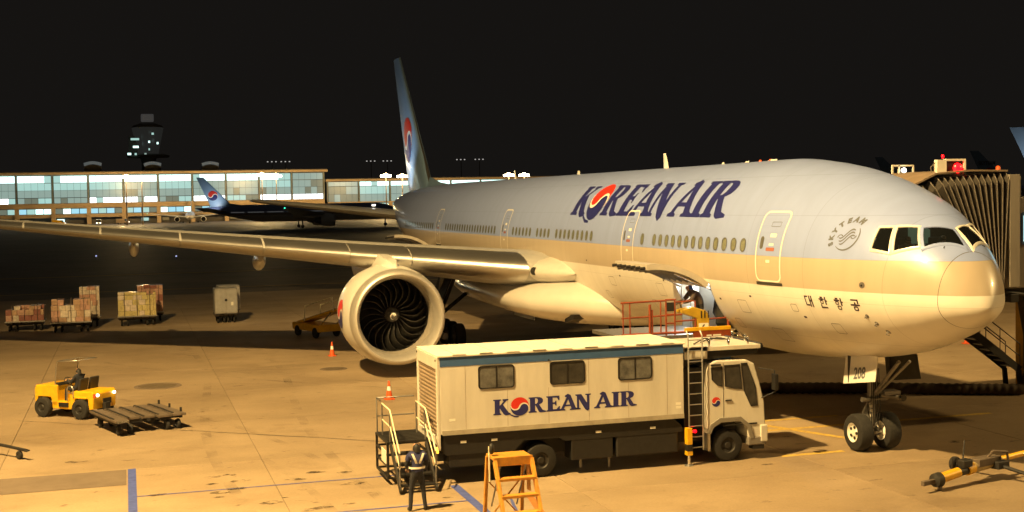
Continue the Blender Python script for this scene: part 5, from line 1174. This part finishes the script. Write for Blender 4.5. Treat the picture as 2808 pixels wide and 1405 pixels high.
MB().tube([(1.3, .05, .55), (1.7, .3, 1.05)], .022, 8).build('pump_lever', 'dark', tb); MB().box(1.15, 1.5, -.12, .12, .46, .66).build('pump', 'black', tb, bevel=.03)
for x in (.95, 1.15): MB().tube([(x, .1, .4), (x, .1, .72)], .015, 6).build('pin', 'dark', tb)
for x in (5.3, 5.6): MB().tube([(x, .1, .5), (x, .1, 1.0)], .02, 6).build('pin', 'dark', tb)
MB().tube([(2.5, 0, .4), (2.55, -1.6, .19)], .05, 8).tube([(2.5, 0, .4), (2.55, 1.2, .19)], .05, 8).build('axle_arm', 'dark', tb)
MB().box(2.3, 2.75, -.3, .3, .3, .5).build('axle_box', 'dark', tb, bevel=.02); MB().tube([(2.2, 0, .55), (2.25, -.15, .78), (2.7, -.25, .72), (2.75, -.25, .45)], .035, 8).build('lift_handle', 'plank', tb)
for y in (-1.65, 1.25): wheel(tb, (2.55, y, .19), .19, .14, 1, rimm='dark')

# ================================================================== belt loader beyond the engine
bl_ = thing('belt_loader', 'yellow belt loader partly hidden behind the engine', 'belt loader', (-44.5, -10.2, 0), R(20))
MB().bar((-3.2, 0, .55), (2.4, 0, 1.75), .8, .14).build('conveyor', 'yellow', bl_, bevel=.02); MB().bar((-3.1, 0, .66), (2.3, 0, 1.83), .6, .03).build('belt', 'rubber', bl_)
MB().box(-2.6, .6, -.7, .7, .35, .75).build('chassis', 'yellow', bl_, bevel=.05)
for y in (-.5, .5):
    MB().tube([(-1.5, y, .85), (-1.4, y, 1.7), (1.8, y, 2.35), (1.9, y, 1.6)], .03, 8).build('side_rail', 'handrail', bl_, smooth=60)
    MB().tube([(.4, y, .7), (1.6, y, 1.5)], .04, 8).build('lift_ram', 'chrome', bl_, smooth=60)
    for x in (-2.0, .1): wheel(bl_, (x, y*1.3, .3), .3, .2, 1, rimm='dark')

# ================================================================== boarding bridge on the far side of the nose
jb = thing('boarding_bridge', 'passenger boarding bridge with accordion bellows behind the nose of the airliner', 'boarding bridge', (-7.4, 6, 0), 0)
B = lambda x, y, z: (x+7.4, y-6, z)
xa, xb = -5.5, -9.0
NR = 15
def ribp(i, ins=0.):
    if i <= 11: yt, yb = 4.42-.215*i, 4.22-.062*i
    else: yt, yb = 4.42-.215*11-(i-11)*.26, 4.22-.062*11-(i-11)*.16
    zt = 8.02-.012*i-max(0, i-11)*.10; zb = 4.72+.02*i+max(0, i-11)*.3
    return [B(xa-ins, yb, zb), B(xa-ins, yb+(yt-yb)*.5, zb+(zt-zb)*.5), B(xa-ins, yt-(yt-yb)*.06, zt-.22-ins), B(xa-.16-ins, yt, zt-ins), B(xb+.16+ins, yt, zt-ins), B(xb+ins, yt-(yt-yb)*.06, zt-.22-ins), B(xb+ins, yb, zb)]
for i in range(NR):
    MB().tube(ribp(i), .017, 6).build('bellows_rib', 'rib', jb, smooth=50)
    if i < NR-1:
        p, q = ribp(i), ribp(i+1); v = [tuple((a+b)/2 for a, b in zip(s, t)) for s, t in zip(ribp(i, .13), ribp(i+1, .13))]
        MB().loft([p, v, q], caps=False, closed=False).build('bellows_fold', 'bellow', jb)
e = ribp(NR-1)
MB().tube(e, .1, 8).build('bumper_pad', 'bellow', jb, smooth=60)
mb = MB(); mb.loft([[B(xa-.1, y, z) for y, z in ((4.45, 8.04), (3.2, 8.06), (2.0, 7.98), (1.15, 7.62))], [B(xb+.1, y, z) for y, z in ((4.45, 8.04), (3.2, 8.06), (2.0, 7.98), (1.15, 7.62))]], caps=False, closed=False); o = mb.build('canopy_top', 'tan', jb); sd = o.modifiers.new('s', 'SOLIDIFY'); sd.thickness = .05; sd.offset = 1
MB().box(1.6, 1.9, -1.55, -1.2, 4.6, 7.95).build('cab_front_frame', 'cabwall', jb, bevel=.01)
MB().box(-1.7, 1.75, -1.5, 8, 4.55, 7.25).build('cab', 'cabwall', jb, bevel=.03)
MB().box(-1.6, 1.7, -1.45, -1.0, 7.25, 7.9).build('cab_header', 'cabwall', jb, bevel=.02)
MB().box(1.76, 1.80, -1.2, -1.14, 4.7, 7.24).build('corner_trim', 'rib', jb)
w = MB(); w.loft([[(1.755, y, z) for y, z in rrect(-1.05, .9, 5.83, 6.83, .12)], [(1.80, y, z) for y, z in rrect(-1.05, .9, 5.83, 6.83, .12)], [(1.80, y, z) for y, z in rrect(-.99, .84, 5.89, 6.77, .09)], [(1.76, y, z) for y, z in rrect(-.99, .84, 5.89, 6.77, .09)]], caps=False); wo = w.build('cab_window', 'bluepaint', jb)
MB().box(1.752, 1.765, -.99, .84, 5.89, 6.77).build('pane', 'lampcyan', wo); MB().box(1.766, 1.772, -.75, -.70, 5.9, 6.76).build('blind_edge', 'logowhite', wo)
un = MB().box(-1.8, 1.6, -1.5, 7.5, 4.3, 4.54).build('underframe', 'dark', jb); 
for k in range(5): MB().box(1.3, 1.72, -1.4+k*.7, -1.1+k*.7, 4.12, 4.38).build('service_box', 'dark', un, bevel=.03)
MB().tube([(1.6, -1.5, 4.45), (1.65, 0, 4.2), (1.6, 2.5, 4.4)], .06, 8).build('cable_loom', 'black', un)
MB().box(-1.9, -6.2, -1.0, 8, 4.4, 4.55).build('landing', 'steel', jb)
cl = MB(); cl.box(-5.9, -5.1, 4.80, 5.6, 0, 4.4); cl.build('support_column', 'yellow', jb, bevel=.03)
st_ = MB()
for x in (-12.6, -13.4):
    a = B(x, 10.45, .92); b = B(x, 5.4, 4.55); MB().bar(a, b, .06, .26).build('stair_stringer', 'dark', jb)
    for k, hgt in enumerate((.5, .95)): MB().tube([(a[0], a[1], a[2]+hgt), (b[0], b[1], b[2]+hgt)], .022, 6).build('stair_rail', 'plank', jb)
    for u in (0, .17, .34, .5, .67, .84, 1): p = tuple(a[i]+(b[i]-a[i])*u for i in range(3)); MB().tube([p, (p[0], p[1], p[2]+.95)], .018, 6).build('rail_post', 'plank', jb)
    MB().bar((a[0], a[1]-.05, .9), (a[0], a[1]+.02, .2), .10, .16).build('stair_foot', 'black', jb); wheel(jb, (a[0], a[1]+.02, .16), .16, .1, 1, axis='x', rimm='alu')
for k in range(17): u = (k+.5)/17; z = .92+u*3.63; y = 10.45-u*5.05; MB().box(B(-13.38, 0, 0)[0], B(-12.62, 0, 0)[0], y-6-.12, y-6+.12, z-.02, z+.015).build('stair_tread', 'alu', jb)
# signal box, work lamp and beacon on the roof
sb = MB().box(1.32, 1.4, -3.70, -2.75, 7.98, 8.40).build('signal_box', 'black', jb)
for a in ((1.30, 1.46, -3.74, -3.42, 7.98, 8.42), (1.30, 1.46, -2.82, -2.75, 7.98, 8.44), (1.30, 1.46, -3.42, -2.82, 8.38, 8.44), (1.30, 1.46, -3.42, -2.82, 7.96, 8.01)): MB().box(*a).build('signal_frame', 'roof', sb)
MB().lathe([(0, .15), (.06, .13), (.10, .07), (.11, .001)], (1.42, -3.02, 8.17), 'x', 18).build('red_signal', 'lampred', sb, smooth=60)
MB().tube([(1.38, -3.85, 7.9), (1.36, -3.9, 8.2), (1.36, -3.74, 8.34)], .018, 6).build('conduit', 'rib', sb)
lamp('red_signal_light', B(-5.75, 2.98, 8.17), 6, (1, .06, .05), .1)
MB().lathe([(0, .035), (.07, .04), (.1, .02), (.105, .001)], (1.1, -3.3, 8.48), 'z', 10).build('red_beacon', 'lampred', sb, smooth=60)
wl = MB(); 
for y in (-3.24, -3.0, -2.48): wl.bar((-1.6, y, 7.82), (-1.6, y, 8.34), .05)
wl.bar((-1.6, -3.24, 8.33), (-1.6, -2.48, 8.33), .05); wl.bar((-1.6, -3.0, 7.9), (-1.6, -2.48, 7.9), .05); wlo = wl.build('work_lamp_frame', 'roof', jb)
MB().lathe([(-.05, .06), (.03, .085), (.05, .001)], (-1.52, -2.88, 8.18), 'x', 14).build('work_lamp', 'lampwhite', wlo); lamp('work_lamp_light', B(-8.75, 3.1, 8.18), 30, (1, .85, .55), .08)
MB().lathe([(0, .07), (.16, .07), (.2, .04), (.21, .001)], (1.3, -1.5, 8.02), 'z', 12).build('orange_beacon', 'cone', jb, smooth=60)
# air hose from the bridge to the aircraft
pth = [(-17.5, .4, .21)]; n_ = 150; rr = []
pts = []
for k in range(n_+1):
    u = k/n_; pts.append((-17.3+u*4.75+.08*math.sin(u*9), .9+u*9.45, .215)); rr.append(.205+.018*math.sin(k*1.6))
pts += [(-12.5, 10.6, .3), (-12.5, 10.75, .8), (-12.6, 10.8, 2.2), (-12.6, 10.4, 4.2)]; rr += [.2, .18, .17, .17]
tag(MB().tube(pts, rr, 12).build('air_supply_hose', 'hose', None, smooth=60), 'thick brown corrugated air hose lying across the apron behind the nose wheel', 'hose')

# ================================================================== other airliners
def far_airliner(label, loc, rz, scale=1., group='airliners parked in the distance', body='livery', fincol='sky_blue'):
    t = thing('parked_airliner', label, 'airliner', loc, rz, group)
    fuselage(t, body, False, False)
    for sg in (-1, 1): wing(t, sg, 'wing'); tailplane(t, sg, 'wing'); engine(t, sg, False)
    f = fin(t, fincol)
    emblem(f, fm_fin, 0, 0, 1.72, step=.6)
    MB().lathe([(-.2, .05), (0, .2), (.2, .05)], (-46.4, -32.6, 7.35), 'x', 8).build('green_light', 'lampgreen', t)
    wr = MB()
    for s in [9+.53*i for i in range(100)]:
        if int(s) % 7: a = surf_z(s, ZW-.15, .02); b = surf_z(s+.25, ZW+.15, .02); wr.add([a, (b[0], a[1], a[2]), b, (a[0], b[1], b[2])], [(0, 1, 2, 3)])
    wr.build('window_row', emat('far_window_glow', (.30, .30, .28), .35), t, kind='stuff')
    for x, y in ((-5.9, 0), (-37, -5.5), (-37, 5.5)): MB().lathe([(-.6, .001), (-.6, .6), (.6, .6), (.6, .001)], (x, y, .6), 'y', 16).tube([(x, y, .6), (x, y, 3)], .2, 8).build('landing_gear', 'dark', t)
    if scale != 1: t.scale = (scale,)*3
    return t
p1 = far_airliner('dark parked airliner with pale blue emblem tail in front of the lit terminal', (-368, 62.2, 0), R(90), .85)
def more(label, loc, rz, scale=1.):
    c = copy_tree(p1); c.location = loc; c.rotation_euler = (0, 0, rz); c.scale = (scale,)*3; c['label'] = label; return c
more('small pale airliner facing the camera at the terminal stands', (-528, 5, 0), R(-4), .57)
def place(tip, h): # put the fin tip (local -73.2, 0) at the wanted spot
    return (tip[0]+73.2*math.cos(h), tip[1]+73.2*math.sin(h), 0)
h = R(62); more('airliner whose light blue tail fin rises at the right edge', place((-166.1, 130.8), h), h)
h = R(75); p4 = more('airliner with dark lettered tail behind the boarding bridge signal', place((-278.6, 206), h), h)
f4 = [c for c in p4.children if c.name.startswith('fin')][0]
tp = text_polys('SKYTEAM', 1.5, .05); decal('fin_lettering', tp, lambda x, y: (-71.0+x*.75, -.45, 14.6+y), 'logogrey', f4, 0)
h = R(70); more('airliner whose dim tail shows above the cockpit roof of the big airliner', place((-326.8, 206.6), h), h)

lamp('logo_light_beam', (-362.5, 6.1, 6.4), 1800, (1, .98, .9), .2, (-368, 3.9, 11.5), 110, .9)
lamp('logo_light_beam', (-159, 132.3, 7.5), 2200, (1, .98, .9), .2, (-163.9, 134.9, 14.5), 110, .9)
# ================================================================== terminal
PC = {}
def pane(parent, m, x, y, z, w, hgt, name='pane'):
    k = (m, round(w, 2), round(hgt, 2))
    if k not in PC:
        o = MB().box(0, .15, 0, w, 0, hgt).build(name, m, parent); PC[k] = o; o.location = (x, y, z)
    else: o = share(PC[k], parent, (x, y, z))
    return o
def terminal(label, x0, y0, nb, H, tall):
    t = thing('terminal_building', label, 'terminal', (x0, y0, 0), 0); bw = 15.; rnd = random.Random(nb); Wd = nb*bw
    MB().box(-60, -2.2, 0, Wd, 0, H-1).build('core', 'troof', t)
    MB().box(-62, 3, -1, Wd+1.5, H-.9, H).build('roof', 'tconc', t)
    MB().box(-62, 2.5, -.8, Wd+1.2, H, H+.35).build('roof_sheet', 'troof', t)
    zs = dict(top=(H-4.4, H-1.4), mid=(12.0, H-4.6), low=(9.5, 11.8)) if tall else dict(top=(H-3.2, H-1.2), mid=(7.6, H-3.4))
    zb = 7.3
    MB().box(-1.2, 1.2, 0, Wd, zb, zb+2.1 if tall else zb-.1+.6).build('concrete_beam', 'tconc', t)
    MB().box(-.6, .9, 0, Wd, 3.1, 4.6).build('concrete_beam', 'tconc', t)
    for i in range(nb+1):
        y = i*bw; MB().box(-.8, 1.6, y-.9, y+.9, 0, zb).build('column', 'tconc', t)
        MB().box(-.3, .5, y-.2, y+.2, zb+2.1 if tall else zb+.5, H-1).build('mast', 'tmull', t)
    for i in range(nb):
        y = i*bw+.5; b = bw-1.0; dim = i in ((0, 1, nb-1) if tall else (0,))
        n = 5; w = b/n
        lit = rnd.random(); lit2 = rnd.random() < .6
        for k in range(n):
            a, c = zs['top']; pane(t, 'twarm' if dim and tall and i < 2 else ('tmid' if dim else ('tlight' if rnd.random() < .9 else 'tglow')), -.2, y+k*w+.05, a, w-.1, c-a)
            a, c = zs['mid']; hh = (c-a)/2
            for r_ in range(2): pane(t, ('twarm' if i < 2 and tall else rnd.choice(['tdark', 'tmid', 'tmid'])) if dim else (('tdark' if rnd.random() < .08 else 'tmid') if r_ == 0 else ('tglow' if lit2 else 'tmid')), -.2, y+k*w+.05, a+r_*hh+.06, w-.1, hh-.12)
            if tall:
                a, c = zs['low']; pane(t, 'twhite' if lit < .55 and rnd.random() < .88 else rnd.choice(['tmid', 'tdark', 'tglow']), -.2, y+k*w+.08, a, w-.16, c-a)
        for k in range(4): pane(t, rnd.choice(['tblue', 'tblue', 'tglow', 'tlight', 'tdark']) if i != nb-1 else 'tdark', -.2, y+k*b/4+.15, 4.8, b/4-.3, 2.2)
        for k in range(2): 
            if rnd.random() < .45: pane(t, rnd.choice(['tblue', 'tglow', 'tlight', 'twarm']), -1.0, y+1+k*6, 1.0, 3.0, 1.4)
    return t
terminal('long lit glass terminal with concrete columns across the left background', -572, -141.3, 14, 23.0, True)
terminal('lower lit terminal wing to the right of the main hall', -574, 70.5, 8, 18.4, False)
for x, y, z, lb in ((-640, -35.6, 27.4, 'left'), (-640, -7, 27, 'middle'), (-640, 21.3, 26.8, 'right')):
    t = thing('roof_skylight', f'dim curved skylight on the terminal roof, {lb} one of three', 'skylight', (x, y, z-3.2), 0, 'skylights on the terminal roof')
    MB().loft([[(0, -4+8*k/8, 3.2+1.4*math.sin(math.pi*(k+1)/10)) for k in range(9)], [(0, -4.3+8.6*k/8, 5.0+1.1*math.sin(math.pi*(k+.6)/9.2)) for k in range(9)]], caps=False, closed=False).build('glazing', emat('skylight_glow', (.14, .16, .16), .55), t)
    MB().box(-6, -.1, -4, 4, 0, 4.4).build('housing', 'troof', t)
# control tower
ct = thing('control_tower', 'dim airport control tower with a few lit windows behind the terminal', 'control tower', (-973, -3, 0), 0)
K['towerglass'] = emat('tower_glass_dim', (.016, .016, .0145), .9); K['towerroof'] = emat('tower_radome_glow', (.05, .048, .046), .8)  # cab glass and radar housing glow faintly in place of light on them
MB().lathe([(0, 6), (40, 5), (44, 6)], axis='z', n=16).build('shaft', 'troof', ct)
MB().lathe([(44, 15), (45.5, 15.5), (46.5, 12)], axis='z', n=16).build('gallery', 'troof', ct); 
MB().lathe([(47, 7.5), (50, 8), (66, 11.5), (66.5, 11)], axis='z', n=12).build('glass_cab', 'towerglass', ct); MB().lathe([(66.5, 11.5), (68, 10.5), (70.5, 3), (70.6, 1)], axis='z', n=16).build('cab_roof', 'troof', ct); MB().box(-4.5, 4.5, -4.6, 4.6, 71, 76.5).build('radar_housing', 'towerroof', ct, bevel=.8)
for y, z, w_, m_ in ((-12.5, 56.5, 6, 'tglow'), (-11, 50.8, 4, 'tlight'), (2.5, 60.5, 1.6, 'tglow'), (0, 54.5, 1.2, 'tlight'), (6, 53.5, 1.2, 'tlight'), (0, 49, 1, 'tglow'), (-15, 45.6, 2.5, 'tlight'), (-10, 45.5, 1.5, 'tglow'), (-3, 45.5, 1.5, 'tmid')): MB().box(13, 13.5, y, y+w_, z, z+1.5).build('lit_window', m_, ct)
MB().box(-3, 3, -14, -8, 44, 60).build('stair_tower', 'troof', ct)

# ================================================================== floodlight masts
def mast(label, x, y, z, big=False, group='floodlight masts'):
    t = thing('floodlight_mast', label, 'light mast', (x, y, 0), 0, group)
    MB().lathe([(0, .32), (z*.5, .24), (z-.8, .16)], axis='z', n=12).build('pole', 'tconc' if not big else 'steel', t, smooth=60)
    MB().lathe([(z-.1, .2), (z+.2, 1.0), (z+.5, 1.35), (z+.75, 1.0), (z+.85, .001)], axis='z', n=18).build('head_frame', 'steel', t, smooth=40)
    for k in range(8):
        a = 2*math.pi*k/8; MB().box(-.6, .6, -.6, .6, -.42, .42).build('lamp_unit', 'lampwarm', t, bevel=.04, loc=(1.6*math.cos(a), 1.6*math.sin(a), z-.2))
    return t
FAR = [(-453.6, -20.2, 18.3), (-453.6, -14.8, 17.9), (-451.1, 27.8, 18.3), (-450.6, 33, 17.9), (-444.4, 72.9, 17.3), (-443.2, 78.9, 17), (-433.3, 117.6, 16.7), (-431.6, 123.1, 16.6)]
k_ = 545/480
names = ['leftmost lit floodlight mast in front of the terminal', 'second lit floodlight mast from the left', 'left mast of the lit pair near the terminal corner', 'right mast of the lit pair near the terminal corner', 'lit mast left of the big tail fin, outer one', 'lit mast left of the big tail fin, inner one', 'lit mast above the fuselage, left of the pair', 'lit mast above the fuselage, right of the pair']
for i, (x, y, z) in enumerate(FAR):
    X, Y, Z = (x-26.4)*k_+26.4, (y+20.65)*k_-20.65, (z-7.5)*k_+7.5
    mast(names[i], X, Y, Z)
    lamp('far_floodlight', (X, Y, Z+1.6), 14000, radius=1.0)
    if i % 2 == 0: lamp('far_floodlight', (X-10, Y, Z-1), 30000, radius=1.0)
for i, (x, y, z, p, tg_, sa) in enumerate(FLOODS): mast(['apron floodlight mast standing left of the scene', 'terminal floodlight mast behind the viewpoint', 'apron floodlight mast on the far side of the nose'][i], x, y, z+1.6, True, 'apron floodlight masts')
for i, (x, y) in enumerate(((-649, 160), (-648, 170), (-660, 113), (-660, 122), (-655, 60), (-655, 67))):
    t = thing('distant_floodlight', 'faint distant floodlight row beyond the roofs, '+['fifth', 'sixth', 'third', 'fourth', 'first', 'second'][i]+' from the left', 'light mast', (x*1.5, y*1.5, 0), 0, 'faint distant floodlights'); MB().tube([(0, 0, 0), (0, 0, 39.5)], .3, 6).build('pole', 'troof', t)
    for k in range(3): MB().box(0, .5, -4+k*3.2, -3+k*3.2, 40, 40.7).build('lamp', emat('far_lamp_dim', (.9, .85, .8), .55), t)
# service vehicles and small lights on the far apron
def van(label, loc, rz, col):
    t = thing('service_vehicle', label, 'van', loc, rz, 'service vehicles at the terminal'); MB().prism([(-2.6, .4), (2.6, .4), (2.6, 1.2), (2.0, 1.4), (1.4, 2.3), (-2.6, 2.4)], 'y', -1, 1).build('body', col, t, bevel=.1)
    for x in (-1.6, 1.6):
        for y in (-.9, .9): wheel(t, (x, y, .38), .38, .25, 1, rimm='dark')
    for y in (-.7, .7): MB().box(2.58, 2.66, y-.2, y+.2, .8, 1.1).build('headlamp', 'lampwhite', t)
    MB().prism([(1.5, 1.4), (2.02, 1.42), (1.46, 2.26)], 'y', -1.01, 1.01).build('side_glass', 'darkglass', t)
    return t
van('service van with bright headlamps below the left part of the terminal', (-528, -31.5, 0), R(0), 'white')
van('yellow service vehicle parked by the terminal columns', (-548, -48, 0), R(80), 'yellow')
van('white service vehicle parked under the terminal, further left', (-550, -60, 0), R(100), 'cream')
van('tan service vehicle near the small pale airliner', (-545, -22, 0), R(60), 'tan')
for i, (x, y) in enumerate(((-205, 2), (-190, 6), (-178, 10), (-160, -14), (-215, 60), (-240, 48), (-230, 66), (-170, -25))):
    t = thing('taxiway_light', ['nearest left', 'second left', 'third left', 'lone outer left', 'right far', 'right middle', 'right farthest', 'leftmost'][i]+' small blue taxiway edge light on the dark apron', 'taxiway light', (x, y, 0), 0, 'taxiway edge lights'); MB().lathe([(0, .1), (.25, .06), (.28, .09)], axis='z', n=8).build('stem', 'dark', t); MB().lathe([(.28, .12), (.42, .10), (.46, .001)], axis='z', n=8).build('lens', emat('taxi_lens', (.5, .6, 1), 1.2), t)
# far taxi lines
strip('far_taxi_line', -120, -119.3, -90, 120, 'line_yellow'); strip('far_taxi_line', -92, -91.6, -60, 30, 'line_yellow')
